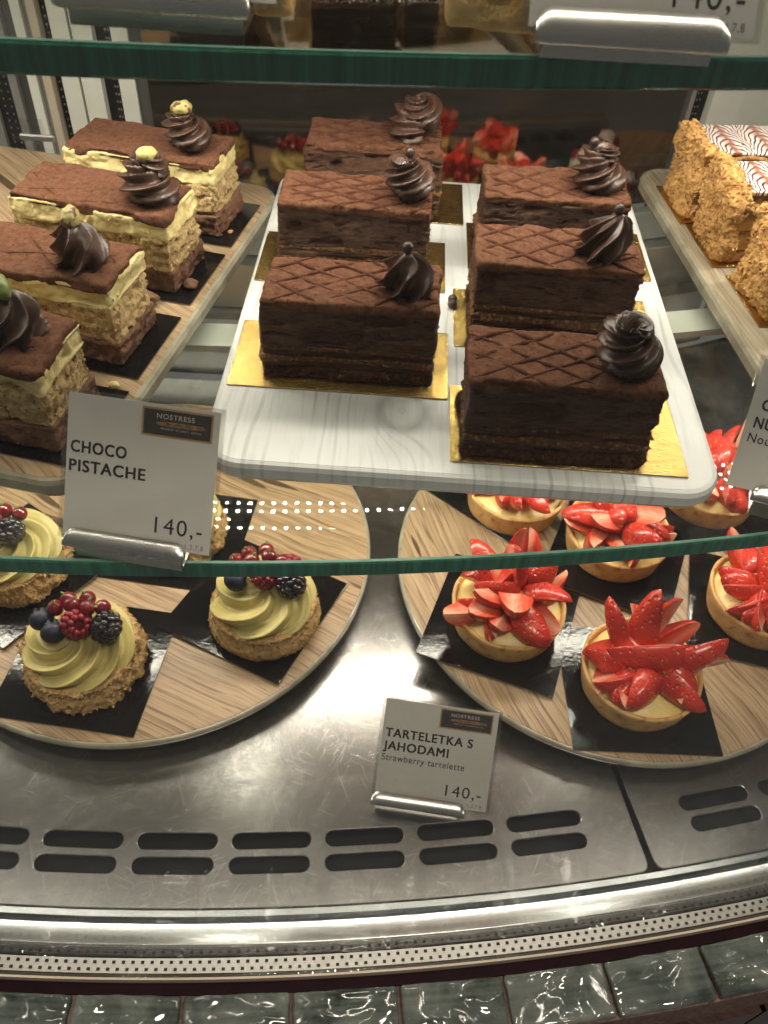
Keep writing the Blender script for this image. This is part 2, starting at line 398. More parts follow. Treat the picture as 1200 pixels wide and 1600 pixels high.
def white_tray():
    m, nt, out = mat_new('white_wood_print'); g = N(nt)
    t = g.n('ShaderNodeTexCoord'); sx = g.n('ShaderNodeSeparateXYZ'); g.l(t.outputs['Object'], sx.inputs[0])
    x, y = sx.outputs[0], sx.outputs[1]
    w1 = g.noise(g.coord((14, 4, 1)), 1.0, 3, 0.5)
    u = g.math('ADD', x, g.math('MULTIPLY', w1, 0.03))
    # a knot the lines bend round
    kx = g.math('SUBTRACT', x, -0.0315); ky = g.math('MULTIPLY', g.math('SUBTRACT', y, -0.113), 0.75)
    d = g.math('SQRT', g.math('ADD', g.math('MULTIPLY', kx, kx), g.math('MULTIPLY', ky, ky)))
    k = g.math('POWER', 2.718, g.math('MULTIPLY', g.math('MULTIPLY', d, d), -3600.0))
    uu = g.math('ADD', g.math('MULTIPLY', u, g.math('SUBTRACT', 1.0, k)), g.math('MULTIPLY', g.math('MULTIPLY', d, 1.3), k))
    st = g.math('SINE', g.math('MULTIPLY', uu, 2 * PI / 0.0075))
    amp = g.noise(g.coord((30, 7, 1)), 1.0, 3, 0.6)
    line = g.math('MULTIPLY', g.ramp(st, [(0.55, 0.0), (0.95, 1.0)]), g.ramp(amp, [(0.42, 0.0), (0.68, 1.0)]))
    c = g.mix(g.math('MULTIPLY', line, 0.75), (0.70, 0.71, 0.70), (0.30, 0.30, 0.31))
    ring = g.math('MULTIPLY', g.ramp(d, [(0.0085, 0.0), (0.0105, 1.0), (0.0125, 1.0), (0.016, 0.0)]), 0.5)
    c = g.mix(ring, c, (0.26, 0.26, 0.27))
    fine = g.noise(g.coord((260, 22, 1)), 1.0, 3, 0.6)
    c = g.mix(g.ramp(fine, [(0.52, 0.0), (0.72, 0.35)]), c, (0.42, 0.42, 0.42))
    nm = g.bump(fine, 0.12, 0.0004)
    g.bsdf(out, c, 0.3, spec=0.45, normal=nm); return m
M['white_tray'] = white_tray()
def icing():
    m, nt, out = mat_new('feathered_icing'); g = N(nt)
    t = g.n('ShaderNodeTexCoord'); sx = g.n('ShaderNodeSeparateXYZ'); g.l(t.outputs['Object'], sx.inputs[0])
    x, y = sx.outputs[0], sx.outputs[1]
    wob = g.noise(g.coord((60, 60, 1)), 1.0, 3, 0.5)
    tri = g.math('PINGPONG', g.math('ADD', x, g.math('MULTIPLY', wob, 0.014)), 0.013)
    ph = g.math('ADD', g.math('MULTIPLY', y, 1.0), g.math('MULTIPLY', g.math('POWER', g.math('MULTIPLY', tri, 76.9), 1.7), 0.024))
    ph = g.math('ADD', ph, g.math('MULTIPLY', wob, 0.006))
    st = g.math('SINE', g.math('MULTIPLY', ph, 2 * PI / 0.0072))
    c = g.ramp(st, [(0.30, (0.80, 0.70, 0.68)), (0.5, (0.30, 0.12, 0.07)), (0.75, (0.085, 0.026, 0.015))])
    vein = g.ramp(tri, [(0.0003, 1.0), (0.0018, 0.0)])
    c = g.mix(vein, c, (0.33, 0.13, 0.075))
    g.bsdf(out, c, 0.28, spec=0.5, normal=g.bump(st, 0.15, 0.0004)); return m
M['icing'] = icing()
def tile_mat():
    m, nt, out = mat_new('dark_green_glaze'); g = N(nt)
    v = g.coord(kind='Object'); oi = g.n('ShaderNodeObjectInfo')
    ad = g.n('ShaderNodeVectorMath'); ad.operation = 'ADD'; cm = g.n('ShaderNodeCombineXYZ')
    g.l(g.math('MULTIPLY', oi.outputs['Random'], 5.0), cm.inputs[0]); g.l(v, ad.inputs[0]); g.l(cm.outputs[0], ad.inputs[1])
    n = g.noise(ad.outputs[0], 26, 4, 0.6, 0.5)
    streak = g.n('ShaderNodeMapping'); streak.inputs['Scale'].default_value = (12, 300, 1); g.l(ad.outputs[0], streak.inputs[0])
    s = g.noise(streak.outputs[0], 1.0, 3, 0.5)
    c = g.ramp(g.math('ADD', g.math('MULTIPLY', n, 0.75), g.math('MULTIPLY', s, 0.25)), [(0.36, (0.024, 0.032, 0.028)), (0.5, (0.085, 0.100, 0.091)), (0.66, (0.165, 0.175, 0.155))])
    wav = g.noise(ad.outputs[0], 30, 2, 0.4, 0.5)
    pit = g.ramp(g.noise(ad.outputs[0], 420, 2, 0.5), [(0.26, 0.0), (0.31, 1.0)])
    nm = g.bump(pit, 0.35, 0.0006, g.bump(wav, 1.0, 0.012))
    g.bsdf(out, c, 0.06, spec=0.7, normal=nm); return m
M['tile'] = tile_mat()
def glass(name, tint, f0=0.04, k=0.96, rough=0.0, smudge_haze=0.0):
    m, nt, out = mat_new(name); g = N(nt)
    lw = g.n('ShaderNodeLayerWeight'); lw.inputs[0].default_value = 0.5
    fac = g.math('ADD', g.math('MULTIPLY', g.math('POWER', lw.outputs['Facing'], 5.0), k), f0)
    tr = g.n('ShaderNodeBsdfTransparent'); tr.inputs[0].default_value = (*tint, 1)
    gl = g.n('ShaderNodeBsdfGlossy'); gl.inputs['Roughness'].default_value = rough
    mx = g.n('ShaderNodeMixShader'); g.l(fac, mx.inputs[0]); g.l(tr.outputs[0], mx.inputs[1]); g.l(gl.outputs[0], mx.inputs[2])
    last = mx.outputs[0]
    if smudge_haze:
        df = g.n('ShaderNodeBsdfDiffuse'); df.inputs[0].default_value = (0.8, 0.8, 0.78, 1)
        n = g.noise(g.coord((1, 1, 1)), 14, 5, 0.65, 0.8); q = g.ramp(n, [(0.5, 0.0), (0.8, smudge_haze)])
        m2 = g.n('ShaderNodeMixShader'); g.l(q, m2.inputs[0]); g.l(last, m2.inputs[1]); g.l(df.outputs[0], m2.inputs[2]); last = m2.outputs[0]
    g.l(last, out.inputs['Surface']); return m
M['glass'] = glass('clear_glass', (0.965, 0.985, 0.97), 0.030, 0.75, rough=0.012, smudge_haze=0.06)  # diffuse mix stands for smudges and for haze painted over the shelves
M['pane'] = glass('front_pane', (0.985, 0.99, 0.985), 0.012, 0.4)
M['plastic'] = glass('clear_plastic', (0.95, 0.945, 0.935), 0.06, 0.6, 0.05, smudge_haze=0.05)
def edge_glass():
    m, nt, out = mat_new('green_glass_edge'); g = N(nt)
    v = g.coord()
    n = g.noise(g.coord((210, 2, 2)), 1.0, 3, 0.6)  # stretched noise paints the ribs of LED reflections into the edge colour
    c = g.ramp(n, [(0.35, (0.009, 0.075, 0.048)), (0.65, (0.024, 0.18, 0.11))])
    g.bsdf(out, c, 0.12, spec=0.8, coat=0.5, coat_r=0.05); return m
M['edge'] = edge_glass()
def edge_pale():
    m, nt, out = mat_new('lit_glass_arris'); g = N(nt)
    g.bsdf(out, g.ramp(g.noise(g.coord(), 60, 3), [(0.3, (0.10, 0.22, 0.17)), (0.7, (0.20, 0.36, 0.29))]), 0.2, spec=0.8); return m
M['arris'] = edge_pale()  # pale colour paints the lit line along the shelf edges
def mirror():
    m, nt, out = mat_new('dark_mirror'); g = N(nt)
    g.bsdf(out, g.ramp(g.noise(g.coord(), 6, 2), [(0.3, (0.22, 0.18, 0.150)), (0.7, (0.27, 0.22, 0.18))]), 0.045, metal=1.0); return m
M['mirror'] = mirror()
def led():
    m, nt, out = mat_new('led_diode'); g = N(nt)
    e = g.n('ShaderNodeEmission'); e.inputs[0].default_value = (1.0, 0.92, 0.78, 1); e.inputs[1].default_value = LED_POWER
    g.l(e.outputs[0], out.inputs['Surface']); return m
M['led'] = led()
def berry_skin():
    m, nt, out = mat_new('strawberry_skin'); g = N(nt)
    v = g.coord()
    n = g.noise(v, 70, 3, 0.5)
    c = g.ramp(n, [(0.3, (0.40, 0.017, 0.011)), (0.7, (0.62, 0.050, 0.027))])
    vd = g.vor(v, 330)
    seed = g.ramp(vd, [(0.11, 0.8), (0.17, 0.0)]); pit = g.ramp(vd, [(0.12, 0.0), (0.42, 1.0)])
    c = g.mix(seed, c, (0.62, 0.36, 0.09))
    g.bsdf(out, c, 0.26, spec=0.5, normal=g.bump(pit, 0.7, 0.0009), sss=0.15, sss_r=(1, 0.2, 0.1), sss_s=0.002, coat=0.2); return m
M['berry_skin'] = berry_skin()
def berry_flesh():
    m, nt, out = mat_new('strawberry_flesh'); g = N(nt)
    t = g.n('ShaderNodeTexCoord'); sx = g.n('ShaderNodeSeparateXYZ'); g.l(t.outputs['Object'], sx.inputs[0])
    # distance from the core axis, local x along the berry
    yy = g.math('MULTIPLY', sx.outputs[1], sx.outputs[1]); zz = g.math('MULTIPLY', sx.outputs[2], sx.outputs[2])
    r = g.math('SQRT', g.math('ADD', yy, zz))
    streak = g.noise(g.coord((120, 500, 500)), 1.0, 3, 0.5)
    q = g.math('ADD', g.math('MULTIPLY', r, 52.0), g.math('MULTIPLY', streak, 0.55))
    head = g.math('MULTIPLY', g.ramp(sx.outputs[0], [(0.0, 1.0), (0.012, 0.0)]), 0.55)
    c = g.ramp(q, [(0.28, (0.84, 0.43, 0.30)), (0.58, (0.74, 0.14, 0.075)), (0.90, (0.60, 0.04, 0.020))])
    c = g.mix(head, c, (0.80, 0.62, 0.45))
    g.bsdf(out, c, 0.25, spec=0.5, normal=g.bump(streak, 0.35, 0.0008), sss=0.2, sss_r=(1, 0.25, 0.12), sss_s=0.003, coat=0.2); return m
M['berry_flesh'] = berry_flesh()

# ---------------------------------------------------------------- the case (setting)
ZM, ZU = 0.2252, 0.4372
TA, TB = -18.0, 27.0
deck = struct(obj('deck', arc_sweep('deck_base', rect(1.36, 1.93, -0.075, -0.032), TA, TB), M['cavity']), 'dark hollow under the slotted steel deck of the display case')
def curve_plate(name, loops, thick, bev, z):
    cu = bpy.data.curves.new(name, 'CURVE'); cu.dimensions = '2D'; cu.fill_mode = 'BOTH'; cu.extrude = thick / 2; cu.bevel_depth = bev; cu.bevel_resolution = 1
    for L in loops:
        s = cu.splines.new('POLY'); s.points.add(len(L) - 1); s.use_cyclic_u = True
        for p, q in zip(s.points, L): p.co = (q[0], q[1], 0, 1)
    o = bpy.data.objects.new(name, cu); col.objects.link(o)
    bpy.context.view_layer.update()
    me = bpy.data.meshes.new_from_object(o.evaluated_get(bpy.context.evaluated_depsgraph_get()))
    bpy.data.objects.remove(o); bpy.data.curves.remove(cu)
    me.transform(Matrix.Translation((0, 0, z - thick / 2 - bev)))
    return me
def sector(r0, r1, t0, t1, cr=0.007):
    P = []
    n = 60
    def corner(rc, tc, a0):  # rounded corner in local polar axes
        for k in range(7):
            a = a0 + PI / 2 * k / 6; r = rc + cr * math.cos(a); t = tc + math.degrees(cr * math.sin(a) / rc); P.append(pol(r, t)[:2])
    d1, d0 = math.degrees(cr / r1), math.degrees(cr / r0)
    for k in range(n): P.append(pol(r1, t0 + d1 + (t1 - t0 - 2*d1) * k / n)[:2])
    corner(r1 - cr, t1 - d1, 0)
    for k in range(n): P.append(pol(r0, t1 - d0 - (t1 - t0 - 2*d0) * k / n)[:2])
    corner(r0 + cr, t0 + d0, PI)
    # the remaining two corners stay nearly square, hidden at the back and outside the seam
    return P
def slot(r, t, length, h):
    P = []; hr = h / 2; ln = (length - h) / 2
    a = math.radians(t); ex = Vector((math.cos(a), math.sin(a))); ey = Vector((math.sin(a), -math.cos(a))); c = Vector(pol(r, t)[:2])
    for s, a0 in ((1, -PI/2), (-1, PI/2)):
        for k in range(11):
            b = a0 + PI * k / 10; q = c + ex * (s * ln + hr * math.cos(b)) + ey * (hr * math.sin(b)); P.append((q.x, q.y))
    return P
def plate_loops(t0, t1, slots):
    n = 70; P = []
    c = 0.006
    for k in range(n + 1): 
        t = t0 + math.degrees(c / 1.9) + (t1 - t0 - 2 * math.degrees(c / 1.9)) * k / n; P.append(pol(1.8995, t)[:2])
    for k in range(1, 6):
        b = PI / 2 * k / 6; P.append(pol(1.8995 - c + c * math.cos(b), t1 - math.degrees(c / 1.9) * (1 - math.sin(b)))[:2])
    P.append(pol(1.8995 - c, t1)[:2])
    for k in range(n + 1): P.append(pol(1.40, t1 + (t0 - t1) * k / n)[:2])
    P.append(pol(1.8995 - c, t0)[:2])
    for k in range(1, 6):
        b = PI / 2 * (1 - k / 6); P.append(pol(1.8995 - c + c * math.cos(b), t0 + math.degrees(c / 1.9) * (1 - math.sin(b)))[:2])
    L = [P]
    for (r, t) in slots: L.append(slot(r, t, 0.0505, 0.0112))
    return L
SL = [(1.8597, 1.771 + 1.800 * k) for k in range(-6, 6)] + [(1.8748, 1.740 + 1.804 * k) for k in range(-6, 6)]
SR = [(1.8617, 14.40 + 1.80 * k) for k in range(6)] + [(1.8762, 14.46 + 1.80 * k) for k in range(6)]
SLL = [(1.8617, -11.2 - 1.80 * k) for k in range(3)] + [(1.8762, -11.2 - 1.80 * k) for k in range(3)]
for (t0, t1, S) in ((-10.2, 12.52, SL), (12.685, 26.8, SR)):
    obj('deck_plate', curve_plate('deck_plate', plate_loops(t0, t1, S), 0.0012, 0.0007, 0.0), M['steel'], deck)

rail = empty('front_rail', pol(1.91, 5, 0)); rail_loc = Vector(rail.location)
tag(rail, 'curved bright metal rail along the front edge of the steel deck', 'rail')
def rel(me, o): me.transform(Matrix.Translation(-Vector(o.location))); return me
obj('lip', rel(arc_sweep('lip', rect(1.9005, 1.9040, -0.02, -0.001), TA, TB), rail), M['rail_steel'], rail)
_sec = [(1.9042, -0.02)]; _z = -0.0046
for k in range(15):
    _sec.append((1.9042 + 0.0156 * k / 14, _z)); _z += 0.0156 / 14 * math.tan(math.radians(21 - 15 * k / 14))
_sec.append((1.9198, -0.02))
_ch = rel(arc_sweep('channel', _sec, TA, TB, 220), rail); _ch.polygons.foreach_set('use_smooth', [True] * len(_ch.polygons))
obj('sloping_channel', _ch, M['rail_steel'], rail)
obj('seal', rel(arc_sweep('seal', rect(1.9200, 1.9235, -0.02, -0.003), TA, TB), rail), M['rubber'], rail)
fg = empty('front_glass', pol(1.93, 5, 0))
tag(fg, 'tall curved double glazed front pane of the display case', 'glass')
PANE_TOP = 0.66
obj('pane', rel(arc_sweep('pane', rect(1.9237, 1.9257, -0.003, PANE_TOP), TA, TB), fg), M['pane'], fg)
obj('pane', rel(arc_sweep('pane', rect(1.9345, 1.9365, -0.003, PANE_TOP), TA, TB), fg), M['pane'], fg)
sp = obj('spacer_bar', rel(arc_sweep('spacer', rect(1.9262, 1.9340, -0.008, -0.0015), TA, TB), fg), M['spacer'], fg)
parts = []
dt = math.degrees(0.0054 / 1.93)
for row, rr in ((0, 1.9283), (1, 1.9320)):
    t = -6.0 + row * dt / 2
    while t < 19:
        c = pol(rr, t); v, f = box_vf(-0.0009, 0.0009, -0.00075, 0.00075, -0.0022, -0.0009)
        a = math.radians(t)
        parts.append(([(c[0] + x * math.cos(a) - y * math.sin(a) - fg.location.x, c[1] + x * math.sin(a) + y * math.cos(a) - fg.location.y, z) for x, y, z in v], f)); t += dt
stuff(obj('perforations', mesh('perforations', *join_vf(parts), smooth_=False), M['cavity'], sp))
obj('outer_trim', rel(arc_sweep('outer_trim', rect(1.9366, 1.9378, -0.012, 0.0005), TA, TB), fg), M['beige_metal'], fg)

ledge = struct(obj('tiled_ledge', arc_sweep('ledge_base', rect(1.9380, 1.9735, -0.05, -0.0075), TA, TB), M['grout']), 'narrow ledge of dark green glazed tiles in front of the glass')
obj('ledge_trim', arc_sweep('ledge_trim', rect(1.9380, 1.9440, -0.0072, -0.0050), TA, TB), M['maroon'], ledge)
def tile_mesh(seed):
    n = 24; m = 14; V = []; F = []
    w, h = 0.0585, 0.0285
    v, nn, f = grid_box(w, h, 0.006, 0.0016, 0.0016)
    wv = vnoise(np.c_[v[:, 0] * 55, v[:, 1] * 55, np.full(len(v), seed * 3.3)], seed) * 0.0011 * smooth(0.002, 0.006, v[:, 2])
    v = v.copy(); v[:, 2] += wv
    v[:, :2] += nn[:, :2] * (vnoise(v * 180, seed + 5) * 0.0004)[:, None]
    return mesh('tile', v, f)
tms = [tile_mesh(k) for k in range(5)]
for k in range(-5, 10):
    t = 4.9257 + 1.775 * k
    c = pol(1.9588, t, -0.0075)
    obj('tile', tms[k % 5], M['tile'], ledge, c, (rng.uniform(-.015, .015), rng.uniform(-.012, .012), math.radians(t) + rng.uniform(-.006, .006)))
cf = struct(obj('counter_front', arc_sweep('counter_front', [(1.945, -0.6), (1.972, -0.6), (1.972, -0.0505), (1.945, -0.0505)], TA, TB), M['counter_wood']), 'dark wooden counter front below the tiles')
for k in range(-4, 9):
    t = 1.2 + 2.9 * k
    obj('plank', arc_sweep('plank', rect(1.9722, 1.9770, -0.6, -0.0506), t - 1.40, t + 1.40, 8), M['counter_wood'], cf)

# back of the case: curved dark mirror, uprights, rear steps
mir = obj('back_mirror', rel(arc_sweep('back_mirror', rect(1.345, 1.35, 0.1515, 0.66), math.degrees(math.asin((-0.215 - XC) / 1.35)), math.degrees(math.asin((0.2435 - XC) / 1.35)), 60), empty('tmp', pol(1.35, 5, 0.2))), M['mirror'])
mir.location = bpy.data.objects['tmp'].location; bpy.data.objects.remove(bpy.data.objects['tmp'])
tag(mir, 'dark curved mirror closing the back of the display case', 'mirror')
def upright(side, label, rows):
    x0 = (rows[0][0] + rows[-1][1]) / 2
    e = empty('door_frame', (x0, 0.70, 0.0)); tag(e, label, 'door frame')
    for (a, b, mt, pr, nm) in rows:
        t0, t1 = (math.degrees(math.asin((q - XC) / 1.35)) for q in (a, b))
        o = obj(nm, rel(arc_sweep(nm, rect(1.335, 1.352 + pr, 0.0, 0.66), t0 + 0.004, t1 - 0.004, 6), e), M[mt], e)
        if nm == 'spacer_strip':
            pp = []
            for cx in (0.35, 0.7):
                for k in range(110):
                    c = pol(1.352 + pr + 0.0003, t0 + (t1 - t0) * cx, 0.005 + k * 0.006)
                    v, f = box_vf(-0.0005, 0.0005, -0.0004, 0.0004, -0.0007, 0.0007)
                    pp.append(([(c[0] + x - e.location.x, c[1] + y - e.location.y, c[2] + z) for x, y, z in v], f))
            stuff(obj('perforations', mesh('perforations', *join_vf(pp), smooth_=False), M['spacer'], o))
    return e
upright(0, 'grey and white metal door profiles at the back left of the case', [
    (-0.420, -0.385, 'white_metal', 0.004, 'profile'), (-0.385, -0.347, 'grey_metal', 0.0, 'profile'),
    (-0.347, -0.3308, 'rubber', -0.004, 'spacer_strip'), (-0.3308, -0.3238, 'grey_metal', 0.0, 'profile'), (-0.3238, -0.3131, 'dark_metal', -0.005, 'profile'),
    (-0.3131, -0.3051, 'white_metal', 0.002, 'profile'), (-0.3051, -0.2987, 'grey_metal', -0.002, 'profile'), (-0.2987, -0.2918, 'beige_metal', 0.005, 'profile'),
    (-0.2918, -0.2838, 'rubber', -0.004, 'spacer_strip'), (-0.2838, -0.2697, 'white_metal', 0.003, 'panel'), (-0.2681, -0.2520, 'white_metal', 0.002, 'panel'),
    (-0.2520, -0.2451, 'rubber', -0.006, 'seal'), (-0.2451, -0.2388, 'rubber', -0.003, 'spacer_strip'), (-0.2388, -0.2256, 'white_metal', -0.002, 'panel'), (-0.2256, -0.2152, 'dark_metal', -0.005, 'profile')])
upright(1, 'white metal door profile and black seal at the back right of the case', [
    (0.2437, 0.2490, 'dark_metal', -0.004, 'profile'), (0.2490, 0.2533, 'grey_metal', -0.002, 'profile'), (0.2533, 0.2620, 'rubber', -0.004, 'spacer_strip'), (0.2620, 0.2681, 'rubber', -0.006, 'seal'),
    (0.2681, 0.300, 'white_metal', 0.002, 'panel'), (0.301, 0.345, 'white_metal', 0.0, 'panel'), (0.345, 0.42, 'grey_metal', 0.0, 'profile')])
rs = empty('rear_step', pol(1.375, 5, 0)); tag(rs, 'stepped steel ledge running along the back of the deck', 'ledge')
for (r0, r1, z0, z1, mt) in ((1.354, 1.390, 0.0, 0.030, 'rear_steel'), (1.354, 1.374, 0.0305, 0.058, 'grey_metal'), (1.354, 1.380, 0.0585, 0.066, 'dark_metal'), (1.354, 1.370, 0.0665, 0.110, 'rear_steel'), (1.354, 1.382, 0.1105, 0.120, 'rear_steel'),
                            (1.354, 1.366, 0.1205, 0.150, 'grey_metal')):
    me = rel(arc_sweep('step', rect(r0, r1, z0, z1), TA + 3, TB - 3, 80), rs); bevel(me, 0.0008, 1)
    obj('step', me, M[mt], rs)

# glass shelves
def shelf(z, R, label):
    e = empty('glass_shelf', pol(R, 5, z)); tag(e, label, 'shelf')
    th = 0.010
    obj('plate', rel(arc_sweep('plate', rect(1.402, R - 0.0012, z - th, z), TA, TB, 160), e), M['glass'], e)
    obj('front_edge', rel(arc_sweep('front_edge', [(R - 0.0011, z - th + 0.0006), (R - 0.0005, z - th + 0.0004), (R, z - th + 0.001), (R, z - 0.001), (R - 0.0005, z - 0.0004), (R - 0.0011, z - 0.0006)], TA, TB, 160), e), M['edge'], e)
    for za in (z - 0.0004, z - th + 0.0004):
        obj('arris', rel(arc_sweep('arris', [(R - 0.0022, za - 0.0003), (R - 0.0006, za - 0.0003), (R - 0.0006, za + 0.0005), (R - 0.0022, za + 0.0005)], TA, TB, 160), e), M['arris'], e)
    return e
shelf(ZM, 1.8214, 'middle curved glass shelf carrying the three cake trays')
shelf(ZU, 1.7978, 'upper curved glass shelf with thick green front edge')

# LED lamps under the shelves and under the top
def led_bar(r, z, label, rows=2, pitch=0.0095, t0=-15.0, t1=24.0, s=0.0026):
    e = empty('led_lamp', pol(r, 5, z)); tag(e, label, 'lamp', 'led strips inside the case')
    obj('housing', rel(arc_sweep('housing', rect(r - 0.012, r + 0.012, z + 0.0006, z + 0.0055), t0, t1, 60), e), M['white_metal'], e)
    V = []; F = []
    dth = math.degrees(pitch / r); t = t0 + 0.3
    while t < t1 - 0.3:
        for k in range(rows):
            c = pol(r + (k - (rows - 1) / 2) * 0.009, t, z); n = len(V); h = s / 2
            V += [(c[0]-h-e.location.x, c[1]-h-e.location.y, 0), (c[0]-h-e.location.x, c[1]+h-e.location.y, 0), (c[0]+h-e.location.x, c[1]+h-e.location.y, 0), (c[0]+h-e.location.x, c[1]-h-e.location.y, 0)]
            F.append((n, n+1, n+2, n+3))
        t += dth
    d = stuff(obj('diodes', mesh('diodes', V, F, False), M['led'], e))
    return e
led_bar(1.600, ZU - 0.0165, 'led strip under the upper glass shelf')
led_bar(1.625, ZM - 0.0165, 'led strip under the middle glass shelf')
led_bar(1.775, 0.642, 'led strip under the top of the case', s=0.0019)
struct(obj('case_top', arc_sweep('case_top', rect(1.345, 1.9375, 0.6605, 0.685), TA, TB), M['white_metal']), 'white metal top of the display case')

# ---------------------------------------------------------------- trays and cards
def tray(name, cx, cy, rz, matname, rim, label):
    e = empty(name, (cx, cy, ZM), rz); tag(e, label, 'tray')
    out = rrect(0.265, 0.325, 0.022, 10)
    me = slab('tray_body', out, [(0.006, 0.0), (0.002, 0.0008), (0.0, 0.004), (0.0, 0.0095), (0.0012, 0.0118), (0.003, 0.0122)])
    obj('rim', me, M[rim], e)
    me = slab('top_face', out, [(0.0034, 0.0119), (0.0034, 0.01235), (0.0036, 0.0124)])
    obj('top_face', me, M[matname], e)
    return e
ZT = ZM + 0.0124
LX, LY, LT = -0.2486, 0.4548, -0.1732
tray('serving_tray', 0.0374, 0.4594, 0.0, 'white_tray', 'white_tray', 'white wood-grain tray holding six chocolate cakes')
tray('serving_tray', LX, LY, LT, 'oak2', 'rim', 'oak-print tray holding the pistachio layer cakes on the left')
NX, NY, NT = 0.332, 0.523, math.radians(7.0)
tray('serving_tray', NX, NY, NT, 'grey_oak', 'rim', 'greyish oak-print tray holding the feather-iced nougat slices on the right')
def cake_card(name, cx, cy, rz, z, w, h, matname, label, cat, group, th=0.0011):
    me = slab('card', rrect(w, h, 0.0008, 2), [(0, 0), (0, th * 0.9), (0.0002, th)])
    me.materials.append(M[matname]); me.materials.append(M['card_edge'])
    for p in me.polygons:
        if abs(p.normal.z) < 0.5: p.material_index = 1
    o = obj(name, me, M[matname], None, (cx, cy, z), (0, 0, rz)); tag(o, label, cat, group); return o
def local(cx, cy, rz, p):
    c, s = math.cos(rz), math.sin(rz); return (cx + c * p[0] - s * p[1], cy + s * p[0] + c * p[1])
CH = 0.0011

def chips(v, n, count, s0, s1, seed, keep=None):
    """small loose flakes stuck all over a surface, joined into one mesh"""
    g = np.random.default_rng(seed)
    idx = np.arange(len(v)) if keep is None else np.where(keep)[0]
    pick = g.choice(idx, count)
    base = np.array([(1, 0, 0), (-1, 0, 0), (0, 1, 0), (0, -1, 0), (0, 0, 1), (0, 0, -1)], float)
    tri = np.array([(0, 2, 4), (2, 1, 4), (1, 3, 4), (3, 0, 4), (2, 0, 5), (1, 2, 5), (3, 1, 5), (0, 3, 5)])
    V = []; F = []
    for k, i in enumerate(pick):
        q = g.normal(size=(3, 3)); u, _, w = np.linalg.svd(q); rot = u @ w
        sz = g.uniform(s0, s1) * np.array([1.0, g.uniform(0.5, 1.0), g.uniform(0.25, 0.6)])
        p = (base * g.uniform(0.7, 1.25, (6, 1)) * sz) @ rot.T + v[i] + n[i] * s0 * 0.3
        V.append(p); F.append(tri + 6 * k)
    return mesh('crumbs', np.concatenate(V), np.concatenate(F), False)

# ---------------------------------------------------------------- layered cakes
def layer(parent, name, mat, L, W, z0, z1, seed, over=0.0, rad=0.0012, amp=0.0005, freq=220, crack=0.0, pore=0.0, step=0.0012, cap=False, wave=0.0, chip=0.0, keep=0.005, pfreq=300, flakes=None, cs=(70, 420)):
    cakeseed = int(parent['seed']) if 'seed' in parent else 1
    v, n, F = grid_box(L + 2 * over, W + 2 * over, z1 - z0, step, rad)
    v[:, 2] += z0
    hx, hy = L / 2 + over, W / 2 + over
    if not cap:
        inside = (np.abs(v[:, 0]) < hx - keep) & (np.abs(v[:, 1]) < hy - keep)
        F = F[~inside[F].all(1)]
    s = seed * 13.7
    side = np.linalg.norm(n[:, :2], axis=1)
    d = amp * fbm(v * freq + s, seed, 4, 0.6)
    d += amp * 1.2 * vnoise(v * 60 + s, seed + 3)
    if crack:
        q = fbm(v * np.array([cs[0], cs[0], cs[1]]) + s, seed + 7, 3)
        d -= crack * smooth(0.12, 0.42, q) * side
        q2 = fbm(v * np.array([45, 45, 160]) + s, seed + 9, 3); d += crack * 0.5 * q2 * side
    if pore:
        q = vnoise(v * pfreq + s, seed + 11); d -= pore * smooth(0.1, 0.6, q) * side
        q = vnoise(v * pfreq * 2.1 + s, seed + 12); d -= pore * 0.5 * smooth(0.1, 0.6, q) * side
    if chip:   # broken corners and edges
        q = vnoise(v * 85 + s, seed + 21); ed = np.minimum(hx - np.abs(v[:, 0]), hy - np.abs(v[:, 1]))
        d -= chip * smooth(0.25, 0.75, q) * smooth(0.006, 0.0, ed) * side
    big = cakeseed * 9.1
    d = d + side * (0.0021 * vnoise(v * np.array([28, 28, 45]) + big, cakeseed) + 0.0007 * vnoise(v * np.array([60, 60, 130]) + big, cakeseed + 1))
    v = v + n * d[:, None]
    tp = 1 - 0.35 * np.maximum(v[:, 2] - 0.01, 0); v[:, 0] *= tp; v[:, 1] *= tp
    if wave:
        v[:, 2] += wave * vnoise(np.c_[v[:, 0] * 70, v[:, 1] * 70, np.full(len(v), s)], seed + 31) * smooth(0.5, 1.0, side)
        v[:, 2] += wave * 0.35 * fbm(np.c_[v[:, 0] * 38, v[:, 1] * 38, np.full(len(v), s)], seed + 32, 2) * (n[:, 2] > 0.3)
    used = np.unique(F); mp = np.full(len(v), -1); mp[used] = np.arange(len(used))
    o = obj(name, mesh(name, v[used], mp[F]), M[mat], parent)
    if flakes:
        cnt, cm, a, b = flakes
        keep = np.zeros(len(v), bool); keep[used] = True; keep &= side > 0.8
        stuff(obj('crumbs', chips(v, n, cnt, a, b, seed, keep), M[cm], o))
    return o

